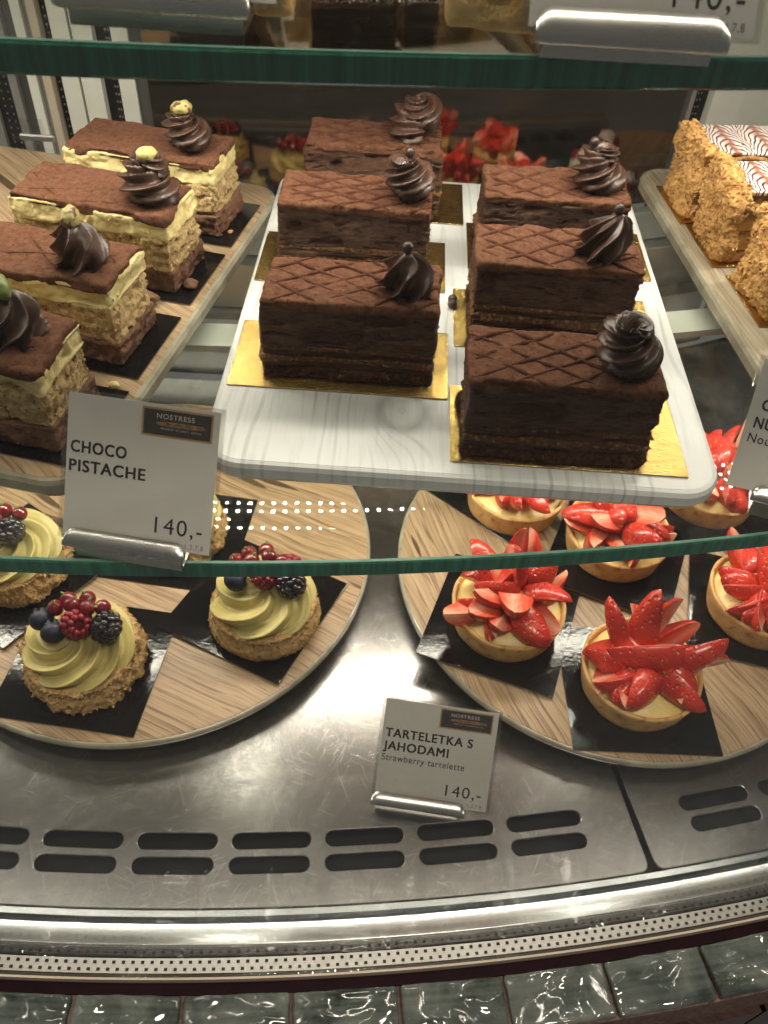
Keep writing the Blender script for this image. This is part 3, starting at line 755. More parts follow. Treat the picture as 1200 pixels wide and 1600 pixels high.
def rosette_mesh(R, H, lobes, twist, seed, depth=0.30, coil=0.10, tip=(0, 0), nth=128, nz=46, flat=0.0):
    V = []; F = []
    t = np.linspace(0, 1, nz)
    kn = np.array([0, .06, .15, .3, .45, .6, .75, .88, .96, 1.0]); kr = np.array([.74, .95, 1.0, .99, .95, .86, .70, .46, .24, .03])
    prof = np.interp(t, kn, kr)
    th = np.linspace(0, 2 * PI, nth, endpoint=False)
    T, TH = np.meshgrid(t, th, indexing='ij')
    ph = TH - twist * (T ** 0.85) + 0.30 * np.sin(TH + seed) * T + 0.10 * np.sin(5.0 * T + 2 * TH + seed)
    a = lobes * ph / 2
    a = a + 0.32 * np.sin(2 * a)         # lobes lean over like folded petals
    lob = 0.72 * (1 - np.abs(np.sin(a)) ** 0.85) + 0.28 * np.abs(np.cos(a))
    dpt = depth * (1 - 0.35 * T)
    co = 1 + coil * np.cos(2 * PI * 2.1 * T - TH + seed) * (1 - T) ** 0.5
    vary = 1 + 0.06 * np.sin(2 * TH + seed * 2.1) + 0.05 * np.sin(3 * TH - seed)
    r = R * prof[:, None] * (1 - dpt + dpt * lob) * co * vary
    z = H * (T + 0.05 * (lob - 0.5) * (1 - T)) 
    x = r * np.cos(TH) + tip[0] * T ** 2 * R; y = r * np.sin(TH) + tip[1] * T ** 2 * R
    P = np.stack([x.ravel(), y.ravel(), z.ravel()], 1)
    P += (vnoise(P * 130 + seed * 5, seed)[:, None]) * 0.0003
    idx = np.arange(nz * nth).reshape(nz, nth)
    q = np.stack([idx[:-1], np.roll(idx, -1, 1)[:-1], np.roll(idx, -1, 1)[1:], idx[1:]], -1).reshape(-1, 4)
    Vv = P.tolist(); Ff = q.tolist()
    Vv.append([tip[0] * R, tip[1] * R, H * 1.01]); k = len(Vv) - 1
    for i in range(nth): Ff.append([idx[-1, i], idx[-1, (i + 1) % nth], k])
    return mesh('rosette', Vv, Ff)
def coil_rosette_mesh(R, H, seed, turns=1.85, pts=7):
    """star-tip cream laid as a narrowing helix, ridges following the coil"""
    nu, na = 120, 66
    u = np.linspace(0, 1, nu); V = []
    sgn = -1.0
    ang = sgn * 2 * PI * turns * u ** 0.92 + seed * 1.7
    rad = R * (0.44 + 0.05 * np.sin(seed)) * (1 - u) ** 0.8
    z = H * (0.20 + 0.74 * u ** 0.95)
    sr = R * np.interp(u, [0, .06, .3, .6, .85, .95, 1.0], [.36, .56, .62, .56, .40, .24, .03])
    path = np.stack([rad * np.cos(ang), rad * np.sin(ang), z], 1)
    path[:, 0] += 0.06 * R * np.sin(7 * u + seed); path[:, 1] += 0.06 * R * np.cos(5 * u + seed)
    tan = np.gradient(path, axis=0); tan /= np.linalg.norm(tan, axis=1, keepdims=True)
    er = np.stack([np.cos(ang), np.sin(ang), 0 * ang], 1)
    e1 = er - (er * tan).sum(1, keepdims=True) * tan; e1 /= np.linalg.norm(e1, axis=1, keepdims=True)
    e2 = np.cross(tan, e1)
    th = np.linspace(0, 2 * PI, na, endpoint=False)
    U, TH = np.meshgrid(np.arange(nu), th, indexing='ij')
    a = pts * (TH + (7.0 + seed % 3) * u[:, None] + 0.25 * np.sin(9 * u[:, None] + seed)) / 2
    fin = 1 - np.abs(np.sin(a)) ** 0.8
    rr = sr[:, None] * (0.60 + 0.58 * fin) * (1 + 0.05 * np.sin(23 * u[:, None] + 2 * TH))
    P = path[:, None, :] + rr[..., None] * (np.cos(TH)[..., None] * e1[:, None, :] + np.sin(TH)[..., None] * e2[:, None, :])
    P = P.reshape(-1, 3); P[:, 2] = np.maximum(P[:, 2], 0.0)
    idx = np.arange(nu * na).reshape(nu, na)
    q = np.stack([idx[:-1], np.roll(idx, -1, 1)[:-1], np.roll(idx, -1, 1)[1:], idx[1:]], -1).reshape(-1, 4).tolist()
    q.append(idx[0].tolist()[::-1]); q.append(idx[-1].tolist())
    return mesh('rosette', P, q)
def nut_mesh(seed, a=0.0072, b=0.0048, c=0.0044):
    v, f = sphere_vf(1, 24, 16); v = v * np.array([a, b, c])
    v = v * (1 + 0.16 * vnoise(v * 300 + seed * 7, seed)[:, None] + 0.08 * vnoise(v * 700, seed + 2)[:, None])
    return mesh('pistachio', v, f)
def clip_line(p, d, hx, hy):
    t0, t1 = -9, 9
    for k, h in ((0, hx), (1, hy)):
        if abs(d[k]) < 1e-9: continue
        a, b = (-h - p[k]) / d[k], (h - p[k]) / d[k]
        if a > b: a, b = b, a
        t0, t1 = max(t0, a), min(t1, b)
    return (t0, t1) if t1 > t0 else None
def ridge(parent, p0, p1, z, w, seed, mat, name='lattice_ridge', up=0.7):
    """a low wandering piped line lying on a cake top"""
    p0 = np.array(p0); p1 = np.array(p1); L = np.linalg.norm(p1 - p0); n = max(6, int(L / 0.0016)); m = 7
    d = (p1 - p0) / L; nn = np.array([-d[1], d[0]]); V = []; F = []
    for k in range(n + 1):
        t = k / n
        off = float(vnoise(np.array([[t * L * 80, seed, 0]]), seed)[0]) * 0.0008
        wd = w * (1 + 0.35 * float(vnoise(np.array([[t * L * 260, seed, 5]]), seed)[0])) * min(1, 0.25 + 6 * min(t, 1 - t))
        c = p0 + d * t * L + nn * off
        for j in range(m):
            a = PI * j / (m - 1); q = c + nn * wd * math.cos(a); V.append((q[0], q[1], z + wd * up * math.sin(a) - 0.0003))
    for k in range(n):
        for j in range(m - 1):
            a = k * m + j; F.append((a, a + 1, a + m + 1, a + m))
    return obj(name, mesh(name, V, F), M[mat], parent)
pearl_me = mesh('pearl', *sphere_vf(0.0030, 18, 12))

def choc_cake(cx, cy, seed, ros, tipdir, pearl, twist, label, lines, ll=0.0935, w=0.0455, rz=0.0, Rr=0.0168, Hr=0.0250):
    e = empty('chocolate_cake', (cx, cy, ZT + CH), rz); tag(e, label, 'cake', 'chocolate cakes on the white tray')
    L = ll; e['seed'] = seed
    layer(e, 'sponge_layer', 'choc_sponge', L, w, 0.0002, 0.0080, seed, 0.0002, 0.002, 0.0008, 260, pore=0.0012, chip=0.003, flakes=(170, 'choc_sponge', 0.0004, 0.0010))
    layer(e, 'cream_layer', 'choc_cream', L, w, 0.0075, 0.0122, seed + 1, -0.0008, 0.0016, 0.0008, 200, crack=0.0011, chip=0.001)
    layer(e, 'sponge_layer', 'choc_crumb', L, w, 0.0116, 0.0152, seed + 2, 0.0004, 0.0014, 0.0010, 320, pore=0.0012, chip=0.0025, flakes=(260, 'choc_crumb', 0.0004, 0.0010))
    layer(e, 'cream_layer', 'choc_cream', L, w, 0.0148, 0.0195, seed + 3, -0.0006, 0.0016, 0.0008, 200, crack=0.0011, chip=0.001)
    layer(e, 'sponge_layer', 'choc_crumb', L, w, 0.0189, 0.0216, seed + 4, 0.0003, 0.0012, 0.0010, 320, pore=0.0010, chip=0.002, flakes=(240, 'choc_crumb', 0.0004, 0.0010))
    layer(e, 'cream_layer', 'choc_cream', L, w, 0.0212, 0.0450, seed + 5, 0.0, 0.0016, 0.0009, 230, crack=0.0013, chip=0.0030, step=0.0009, cs=(120, 520), flakes=(110, 'choc_cream', 0.0005, 0.0012))
    layer(e, 'cocoa_top', 'cocoa', L, w, 0.0432, 0.0490, seed + 6, 0.0006, 0.0026, 0.0006, 300, pore=0.0006, cap=True, wave=0.0018, chip=0.0024, step=0.001)
    z = 0.0488; k = 0
    sl = 0.5 + 0.10 * math.sin(seed * 2.3)
    for (dx, dy, offs) in ((0.86, sl, lines[0]), (0.86, -sl - 0.05 * math.cos(seed), lines[1])):
        for o in offs:
            p = (-L / 2 + o, -w / 2 if dy > 0 else w / 2)
            c = clip_line(p, (dx, dy), L / 2 - 0.0012, w / 2 - 0.0012)
            if c is None or c[1] - c[0] < 0.008: continue
            a = (p[0] + dx * c[0], p[1] + dy * c[0]); b = (p[0] + dx * c[1], p[1] + dy * c[1])
            ridge(e, a, b, z, 0.00135, seed * 7 + k, 'shaded_cocoa_ridge', up=1.0); k += 1
    rx, ry = local(0, 0, -rz, (ros[0] - cx, ros[1] - cy))
    rm = coil_rosette_mesh(Rr * 1.08, Hr * 1.02, seed, 1.25 + 0.08 * (seed % 5)) if seed in (5, 8, 11, 17) else rosette_mesh(Rr, Hr, 7, twist, seed, 0.60, 0.08, tipdir, nth=168)
    r = obj('rosette', rm, M['ganache'], e, (rx, ry, 0.0484), (0.06 * tipdir[1], -0.06 * tipdir[0], seed * 1.3))
    if pearl:
        a = seed * 1.3
        obj('chocolate_pearl', pearl_me, M['pearl'], r, pearl)
    return e
ST = [-0.046, -0.0215, 0.003, 0.0275, 0.052, 0.0765]
CK = [
 (-0.0250, 0.3885, 3, (0.0035, 0.384), (0.30, 0.25), (0.004, 0.003, 0.0272), 1.3, 'chocolate cake slice with upright swirl at the front of the left column'),
 (-0.0300, 0.4925, 5, (-0.0010, 0.487), (0.15, 0.1), (0.003, 0.004, 0.0265), 1.6, 'chocolate cake slice with torn front face in the middle of the left column'),
 (-0.0235, 0.5770, 8, (0.0045, 0.578), (-0.1, 0.15), None, 2.2, 'chocolate cake slice at the back of the left column by the mirror'),
 (0.0825, 0.3345, 11, (0.1090, 0.330), (0.5, -0.1), (0.0095, 0.001, 0.0225), 1.9, 'chocolate cake slice on the shiniest gold card, front of the right column'),
 (0.0885, 0.4400, 14, (0.1110, 0.4345), (0.35, 0.25), (0.004, 0.004, 0.0275), 1.4, 'chocolate cake slice in the middle of the right column, swirl leaning back'),
 (0.0950, 0.5205, 17, (0.1185, 0.5205), (0.55, 0.15), (0.0075, 0.003, 0.029), 1.8, 'chocolate cake slice with fine lattice at the back of the right column')]
GC = [(-0.0300, 0.3885), (-0.0315, 0.4945), (-0.0185, 0.5835), (0.0920, 0.3395), (0.0945, 0.4385), (0.1045, 0.5255)]
for i, ((cx, cy, sd, ros, tp, prl, tw, lab), (gx, gy)) in enumerate(zip(CK, GC)):
    cake_card('gold_cake_card', gx, gy, 0.0, ZT, 0.1210, 0.0615, 'gold', 'gold foil card under ' + ('front cake of the left column', 'middle cake of the left column', 'rear cake of the left column', 'front cake of the right column', 'middle cake of the right column', 'rear cake of the right column')[i] + ' on the white tray', 'cake card', 'gold cards on the white tray')
    dz = rng.uniform(-0.008, 0.008)
    choc_cake(cx, cy, sd, ros, tp, prl, tw, lab, ([q * (1 + 0.06 * math.sin(sd)) + dz + rng.uniform(-.0018, .0018) for q in ST], [q * (1 - 0.06 * math.sin(sd)) - dz + 0.004 + rng.uniform(-.0018, .0018) for q in ST]))

def pist_cake(px, py, seed, rosl, twist, nutkind, label):
    wx, wy = local(LX, LY, LT, (px, py))
    e = empty('pistachio_layer_cake', (wx, wy, ZT + CH), LT + rng.uniform(-.015, .015)); tag(e, label, 'cake', 'pistachio layer cakes on the oak tray')
    L, w = 0.101, 0.0450; e['seed'] = seed
    layer(e, 'chocolate_layer', 'milk_choc', L, w, 0.0002, 0.0150, seed, 0.0004, 0.002, 0.0010, 260, crack=0.0012, pore=0.0010, chip=0.003, flakes=(260, 'milk_choc', 0.0005, 0.0014))
    layer(e, 'sponge_layer', 'pist_sponge', L, w, 0.0142, 0.0362, seed + 1, -0.0004, 0.002, 0.0013, 280, crack=0.0012, pore=0.0015, chip=0.0025, pfreq=260, step=0.001, flakes=(260, 'pist_sponge', 0.0005, 0.0013))
    layer(e, 'cream_layer', 'pist_cream', L, w, 0.0350, 0.0470, seed + 2, 0.0002, 0.0014, 0.0009, 190, crack=0.0009, pore=0.0008, chip=0.0030, cs=(90, 260), flakes=(60, 'pist_cream', 0.0005, 0.0014))
    layer(e, 'cocoa_top', 'cocoa', L, w, 0.0440, 0.0500, seed + 3, 0.0004, 0.0026, 0.0005, 300, pore=0.0005, cap=True, wave=0.0026, chip=0.0028, step=0.001)
    # cocoa run down over the long front edge
    z = 0.0498
    for k, (dx, dy, o) in enumerate(((0.97, 0.24, -0.03), (0.97, 0.24, 0.03), (0.97, 0.24, 0.09), (0.75, -0.66, -0.015), (0.75, -0.66, 0.028), (0.75, -0.66, 0.07))):
        p = (-L / 2 + o, -w / 2 if dy > 0 else w / 2); c = clip_line(p, (dx, dy), L / 2 - 0.002, w / 2 - 0.002)
        if c is None or c[1] - c[0] < 0.012: continue
        ridge(e, (p[0] + dx * c[0], p[1] + dy * c[0]), (p[0] + dx * c[1], p[1] + dy * c[1]), z, 0.0008, seed * 5 + k, 'shaded_cocoa_ridge', up=0.55)
    rx, ry = rosl[0] - px, rosl[1] - py
    rm = coil_rosette_mesh(0.0172, 0.0256, seed, 1.4) if seed in (23, 27) else rosette_mesh(0.0162, 0.0245, 7, twist, seed, 0.58, 0.13, (0.1, 0.1), nth=168)
    r = obj('rosette', rm, M['ganache'], e, (rx, ry, 0.0490), (0, 0, seed * 0.9))
    obj('pistachio', nut_mesh(seed), M['nut_green' if nutkind else 'nut'], r, (0.0008, 0.001, 0.0265), (0.5, 0.25, seed * 1.7))
    return e
def tl(wx, wy):
    c, s = math.cos(-LT), math.sin(-LT); q = (wx - LX, wy - LY); return (c * q[0] - s * q[1], s * q[0] + c * q[1])
PK = [(0.0640, 0.0985, 23, tl(-0.1415, 0.5290), 1.9, 0, 'pistachio layer cake slice at the back of the oak tray, nearest the mirror'),
      (0.0640, 0.0275, 27, tl(-0.1485, 0.4640), 2.4, 0, 'second pistachio layer cake slice from the back, pale nut on its swirl'),
      (0.0640, -0.0475, 31, tl(-0.1665, 0.3880), 2.0, 0, 'pistachio layer cake slice second from the front, just behind the price tag'),
      (0.0640, -0.1200, 36, tl(-0.1790, 0.3200), 2.2, 1, 'foremost pistachio layer cake slice with a green nut, cut off by the left frame')]
for (px, py, sd, rl, tw, nk, lab) in PK:
    wx, wy = local(LX, LY, LT, (0.0650, py + 0.0005))
    cake_card('black_cake_card', wx, wy, LT, ZT, 0.1210, 0.0615, 'black_card', 'black glossy card under the ' + lab.split(',')[0].replace(' slice', ''), 'cake card', 'black cards on the oak tray')
    pist_cake(px, py, sd, rl, tw, nk, lab)

# nougat slices
def nougat(px, py, seed, label):
    wx, wy = local(NX, NY, NT, (px, py))
    e = empty('nougat_slice', (wx, wy, ZT + CH), NT + rng.uniform(-.02, .02)); tag(e, label, 'cake', 'nougat slices on the right tray')
    L, w = 0.105, 0.047; e['seed'] = seed
    for k, (a, b, mt, ov, am) in enumerate(((0.0002, 0.007, 'pastry', 0.0005, 0.0012), (0.0065, 0.017, 'nougat_cream', -0.001, 0.0008), (0.0165, 0.0215, 'pastry', 0.0006, 0.0014), (0.021, 0.033, 'nougat_cream', -0.001, 0.0008), (0.0325, 0.040, 'pastry', 0.0006, 0.0014), (0.0395, 0.0465, 'pastry', -0.0003, 0.0012))):
        layer(e, 'pastry_layer' if mt == 'pastry' else 'cream_layer', mt, L, w, a, b, seed + k, ov, 0.0018, am, 230, crack=0.0016 if mt == 'pastry' else 0.0006, pore=0.0012 if mt == 'pastry' else 0, chip=0.002)
    layer(e, 'iced_top', 'icing', L, w, 0.0460, 0.0490, seed + 9, 0.0003, 0.0014, 0.00015, 120, cap=True, wave=0.0006)
    # crumb coat on the end that faces the aisle
    v, n, F = grid_box(0.009, w + 0.005, 0.0520, 0.0009, 0.004)
    d = 0.0036 * fbm(v * 210 + seed, seed, 4, 0.65) + 0.0036 * vnoise(v * 75 + seed, seed + 2) + 0.0018 * np.abs(vnoise(v * 420, seed + 4))
    v = v + n * d[:, None]; v[:, 2] = np.maximum(v[:, 2], 0.0002)
    cc = obj('crumb_coat', mesh('crumb_coat', v, F), M['crumb'], e, (-L / 2 - 0.001, 0, 0))
    stuff(obj('crumbs', chips(v, n, 1300, 0.0006, 0.0021, seed, v[:, 2] > 0.002), M['crumb'], cc))
    return e
for k, (px, py, sd, lab) in enumerate(((-0.0635, 0.0985, 41, 'nougat slice with feathered icing at the back of the right tray'),
                             (-0.0600, 0.0400, 47, 'nougat slice with feathered icing in the middle of the right tray'),
                             (-0.0545, -0.0300, 53, 'front nougat slice with a thick crumb-coated end'),)):
    wx, wy = local(NX, NY, NT, (px, py))
    cake_card('gold_cake_card', *local(NX, NY, NT, (px - 0.001, py)), NT, ZT, 0.1210, 0.0600, 'gold', 'gold foil card under the ' + lab.replace(' with feathered icing', ''), 'cake card', 'gold cards on the right tray')
    nougat(px, py, sd, lab)

# loose bits on the trays
def bit(name, me, mat, x, y, z, label, cat, group=None, rot=(0, 0, 0), sc_=None):
    o = obj(name, me, M[mat], None, (x, y, z), rot, sc_); return tag(o, label, cat, group)
bit('chocolate_pearl', pearl_me, 'pearl', 0.0335, 0.4535, ZT + 0.0030, 'loose dark chocolate pearl between two gold cards, rear one of two', 'pearl', 'loose pearls on the white tray')
bit('chocolate_pearl', pearl_me, 'pearl', 0.0333, 0.4478, ZT + 0.0030, 'loose dark chocolate pearl between two gold cards, front one of two', 'pearl', 'loose pearls on the white tray')
def chunk(seed, r=0.003):
    v, f = sphere_vf(r, 20, 14); v = v * (1 + 0.45 * fbm(v * 260 + seed * 9, seed, 3)[:, None]); v[:, 2] *= 0.7
    return mesh('crumb', v, f)
for k, (u, vv, r, mt, lab) in enumerate(((0.0985, -0.0075, 0.0060, 'milk_choc', 'large brown cake crumb lying between the second and third pistachio cakes'),
        (0.1190, 0.0860, 0.0018, 'crumb', 'tiny pale cake crumb on the black card of the rearmost pistachio cake'),
        (0.1160, -0.0880, 0.0028, 'pist_cream', 'pale cream crumb at the front edge of a black card'),
        (0.1185, 0.0160, 0.0042, 'milk_choc', 'brown cake crumb against the corner of the second pistachio cake'))):
    wx, wy = local(LX, LY, LT, (u, vv))
    bit('cake_crumb', chunk(k + 3, r), mt, wx, wy, ZT + CH + r * 0.5, lab, 'crumb', 'crumbs on the oak tray', (0, 0, k), (1.5, 0.8, 0.9) if k == 0 else None)

# ---------------------------------------------------------------- round boards on the deck
def round_board(cx, cy, r, mt, label):
    e = empty('round_board', (cx, cy, 0), 0.0); tag(e, label, 'board')
    v, f = lathe([(0, 0.0120), (r - 0.004, 0.0120), (r - 0.0008, 0.0132), (r, 0.0155), (r, 0.0182), (r - 0.0012, 0.0196), (r - 0.0022, 0.0198), (r - 0.0026, 0.0194)], 160)
    obj('rim', mesh('rim', v, f), M['rim'], e)
    v, f = lathe([(r - 0.0024, 0.0193), (r - 0.0026, 0.0199), (r - 0.004, 0.0200), (0.00001, 0.0200)], 160)
    obj('top_face', mesh('top_face', v, f, False), M[mt], e)
    v, f = lathe([(0.00001, 0.0002), (r * 0.62, 0.0002), (r * 0.62, 0.0119), (0.00001, 0.0119)], 64)
    obj('foot', mesh('foot', v, f, False), M['rubber'], e)
    return e
ZB = 0.0200
round_board(-0.1819, 0.4242, 0.1735, 'oak', 'round oak-print board with pistachio cream tartlets on the steel deck')
round_board(0.1843, 0.4353, 0.1711, 'oak3', 'round oak-print board with strawberry tartlets on the steel deck')
round_board(0.5400, 0.5900, 0.1710, 'oak', 'round oak-print board with meringues further right on the deck')

def sq_card(cx, cy, deg, label, zz=ZB, s=0.1005):
    return cake_card('black_cake_card', cx, cy, math.radians(deg), zz, s, s, 'black_card', label, 'cake card', 'black square cards on the round boards')

# strawberry slices: three cuts sharing meshes
def berry_mesh(kind, seed):
    Ln, R = 0.0390, 0.0122
    ns, na = 22, 18
    V = []; F = []; MI = []
    if kind == 0: a0, a1 = 0, PI            # half
    elif kind == 1: a0, a1 = PI * 0.22, PI * 0.78   # wedge
    else: a0, a1 = PI * 0.12, PI * 0.88
    s = np.linspace(0, 1, ns)
    prof = R * np.interp(s, [0, .04, .12, .28, .45, .62, .78, .9, .97, 1], [.50, .80, .96, 1.0, .96, .84, .67, .47, .28, .07])
    ang = np.linspace(a0, a1, na)
    for i in range(ns):
        for j in range(na):
            w = prof[i] * (1 + 0.05 * math.sin(3 * ang[j] + seed))
            V.append((s[i] * Ln, w * math.cos(ang[j]), w * math.sin(ang[j]) * 0.85))
        V.append((s[i] * Ln, 0, 0.0 if kind else 0.0))
    m = na + 1
    for i in range(ns - 1):
        for j in range(na - 1):
            F.append((i*m + j, i*m + j + 1, (i+1)*m + j + 1, (i+1)*m + j)); MI.append(0)
        F.append((i*m + na, i*m, (i+1)*m, (i+1)*m + na)); MI.append(1)
        F.append((i*m + na - 1, i*m + na, (i+1)*m + na, (i+1)*m + na - 1)); MI.append(1)
    F.append(tuple(range(m))); MI.append(1)
    F.append(tuple((ns-1)*m + k for k in range(m))[::-1]); MI.append(1)
    V = np.array(V); V[:, 1] += 0.0018 * np.sin(V[:, 0] / Ln * 2.5 + seed)   # slight bend
    me = mesh('strawberry_slice', V, F)
    me.materials.append(M['berry_skin']); me.materials.append(M['berry_flesh'])
    me.polygons.foreach_set('material_index', MI)
    fl = [mi == 0 for mi in MI]; me.polygons.foreach_set('use_smooth', fl)
    bm = bmesh.new(); bm.from_mesh(me); bmesh.ops.recalc_face_normals(bm, faces=bm.faces); bm.to_mesh(me); bm.free()
    return me
berries = [berry_mesh(k % 3, k) for k in range(6)]
def shell_mesh(seed):
    prof = [(0.00001, 0.0002), (0.0360, 0.0002), (0.0375, 0.0010), (0.0415, 0.0215), (0.0412, 0.0228), (0.0400, 0.0232), (0.0388, 0.0226), (0.0372, 0.0150), (0.00001, 0.0150)]
    # refine wall
    P = []
    for a, b in zip(prof[:-1], prof[1:]):
        k = max(1, int(math.hypot(a[0] - b[0], a[1] - b[1]) / 0.0022)) if min(a[0], b[0]) > 0.03 else 1
        for q in range(k): P.append((a[0] + (b[0] - a[0]) * q / k, a[1] + (b[1] - a[1]) * q / k))
    P.append(prof[-1])
    v, f = lathe(P, 120)
    d = 0.0006 * fbm(v * 120 + seed, seed, 4) + 0.0004 * vnoise(v * 60, seed)
    r = np.linalg.norm(v[:, :2], axis=1, keepdims=True); v[:, :2] *= 1 + (d[:, None] / np.maximum(r, 0.01)); v[:, 2] += (v[:, 2] > 0.02) * 0.0010 * vnoise(v * 90, seed + 3)
    return mesh('tart_shell', v, f)
shells = [shell_mesh(s) for s in (1, 2)]
def custard_mesh(seed):
    v, f = lathe([(0.0398, 0.0165), (0.036, 0.0205), (0.028, 0.0225), (0.018, 0.0240), (0.009, 0.0245), (0.00001, 0.0245)], 48)
    v[:, 2] += 0.0012 * fbm(v * 90, seed, 3); return mesh('custard', v, f)
custard = custard_mesh(4)
def leaf_mesh():
    V = []; F = []
    for k in range(5):
        a = 2 * PI * k / 5; n = len(V)
        for (r, w, z) in ((0.0006, 0.0006, 0), (0.003, 0.0010, 0.0012), (0.0062, 0.0002, 0.0004)):
            V += [(r * math.cos(a) - w * math.sin(a), r * math.sin(a) + w * math.cos(a), z), (r * math.cos(a) + w * math.sin(a), r * math.sin(a) - w * math.cos(a), z)]
        F += [(n, n+1, n+3, n+2), (n+2, n+3, n+5, n+4)]
    return mesh('leaf', V, F)
leaf = leaf_mesh()
def place_dir(o, base, az, el, roll):
    d = Vector((math.cos(el) * math.cos(az), math.cos(el) * math.sin(az), math.sin(el)))
    o.rotation_mode = 'QUATERNION'
    q = d.to_track_quat('X', 'Z'); from_roll = Matrix.Rotation(roll, 3, 'X').to_quaternion()
    o.rotation_quaternion = q @ from_roll; o.location = base
def straw_tart(cx, cy, rz, slices, label, seed, zz=ZB):
    e = empty('strawberry_tartlet', (cx, cy, zz + CH), rz); tag(e, label, 'tartlet', 'strawberry tartlets on the round board')
    obj('shell', shells[seed % 2], M['shell'], e); obj('custard', custard, M['custard'], e)
    r = random.Random(seed)
    for k, (az, el, rad, z, sc_, roll) in enumerate(slices):
        o = obj('strawberry_slice', berries[(k + seed) % 6], None, e)
        a = math.radians(az)
        place_dir(o, (rad * math.cos(a), rad * math.sin(a), z), a + math.radians(r.uniform(-24, 24)), math.radians(el + r.uniform(-5, 12)), math.radians(roll + r.uniform(-25, 25)))
        q = r.uniform(0.92, 1.2); o.scale = (sc_ * 1.05, q, q * r.uniform(1.05, 1.45))
    o = obj('leaf', leaf, M['leaf'], e, (0.006, 0.004, 0.040), (0.4, 0.3, seed))
    for k in range(5):
        a = r.uniform(0, 2 * PI); q = r.uniform(0.004, 0.02)
        obj('pistachio_crumb', nutbits[k % 2], M['nut_green'], e, (q * math.cos(a), q * math.sin(a), 0.0365 + r.uniform(0, 0.004)), (r.uniform(0, 3), 0, r.uniform(0, 3)))
    return e
def bitnut(s):
    v, f = sphere_vf(0.0010, 8, 6); v = v * (1 + 0.4 * vnoise(v * 900 + s * 3, s)[:, None]); return mesh('pistachio_crumb', v, f)
nutbits = [bitnut(1), bitnut(2)]
def ring(seed, n=9, top=4, back=62):
    """slices heaped in the shell: tips outward, steeper towards the back, a few lying on top"""
    r = random.Random(seed); S = []
    for k in range(n):
        az = 360 * k / n + r.uniform(-16, 16)
        up = max(0.0, math.sin(math.radians(az)))
        el = 6 + back * up ** 1.1 + r.uniform(-10, 20)
        S.append((az, el, 0.008 + 0.006 * up + r.uniform(-.004, .003), 0.0262 + r.uniform(0, 0.004), r.uniform(0.72, 1.15), r.choice((20, 90, 180, 250, 300, 120)) + r.uniform(-25, 25)))
    for k in range(8):
        az = 360 * k / 8 + r.uniform(-20, 20)
        S.append((az, r.uniform(-6, 12), 0.006 + r.uniform(-.002, .004), 0.0262, r.uniform(0.65, 0.9), r.uniform(0, 360)))
    for k in range(top):
        az = 360 * k / top + r.uniform(-50, 50)
        S.append((az, 10 + r.uniform(-8, 28), -0.012 + r.uniform(-.006, .008), 0.0335 + 0.005 * k / top, r.uniform(0.72, 1.1), r.uniform(180, 340)))
    return S
T1 = [(176, 4, 0.012, 0.0290, 0.74, 290), (128, 40, 0.008, 0.0300, 1.12, 275), (98, 62, 0.008, 0.0300, 1.22, 265), (58, 58, 0.010, 0.0300, 1.08, 280), (16, 14, 0.014, 0.0310, 1.05, 95),
      (-10, 5, 0.011, 0.0300, 1.10, 300), (-40, 2, 0.008, 0.0285, 1.0, 80), (-115, -2, 0.006, 0.0285, 0.9, 110), (212, 4, 0.006, 0.0295, 0.9, 240), (80, 38, -0.002, 0.0325, 0.85, 270), (187, 5, -0.022, 0.0400, 1.28, 265), (148, 16, -0.002, 0.0335, 0.8, 250),
      (200, -2, 0.010, 0.0270, 0.8, 140), (248, 0, 0.010, 0.0272, 0.75, 300), (38, 34, 0.006, 0.0310, 0.95, 250), (-75, 0, 0.004, 0.0280, 0.8, 270), (110, 20, 0.006, 0.0290, 0.9, 80), (155, -4, 0.010, 0.0262, 0.8, 40), (5, 0, 0.010, 0.0265, 0.75, 200), (-20, -6, 0.010, 0.0255, 0.7, 320), (228, -4, 0.012, 0.0262, 0.7, 20)]
TT = [(0.1845, 0.3240, 0, T1, 61, 'foremost strawberry tartlet with one long slice lying across its middle'),
      (0.0950, 0.3715, 0, ring(62, 12, 6), 62, 'strawberry tartlet with many pointed slices on the left part of its board'),
      (0.1860, 0.4510, 0, ring(63, 11, 6, 45), 63, 'strawberry tartlet behind the foremost one, under the corner of the white tray'),
      (0.1080, 0.4945, 0, ring(64, 11, 6, 20), 64, 'rear strawberry tartlet half hidden below the white tray'),
      (0.2890, 0.3970, 0, ring(65, 11, 5, 30), 65, 'strawberry tartlet cut off by the right frame edge'),
      (0.2750, 0.5150, 0, ring(66, 11, 5, 40), 66, 'strawberry tartlet seen through the glass left of the nougat price tag')]
TC = [(0.1850, 0.3222, 1.6), (0.0925, 0.3710, -17.2), (0.1885, 0.4425, -21), (0.0995, 0.5165, -38.5), (0.2890, 0.3960, -12), (0.2720, 0.5180, 10)]
for (cx, cy, rz, S, sd, lab), (qx, qy, dg) in zip(TT, TC):
    pass
for k, ((cx, cy, rz, S, sd, lab), (qx, qy, dg)) in enumerate(zip(TT, TC)):
    zz = ZB + 0.0012 * (k % 3)
    sq_card(qx, qy, dg, 'black square card under the ' + ('foremost strawberry tartlet', 'leftmost fully visible strawberry tartlet', 'strawberry tartlet below the white tray corner', 'rear strawberry tartlet half hidden by the white tray', 'strawberry tartlet cut by the right frame edge', 'strawberry tartlet beside the nougat tag')[k], zz)
    straw_tart(cx, cy, math.radians(rz), S, lab, sd, zz)

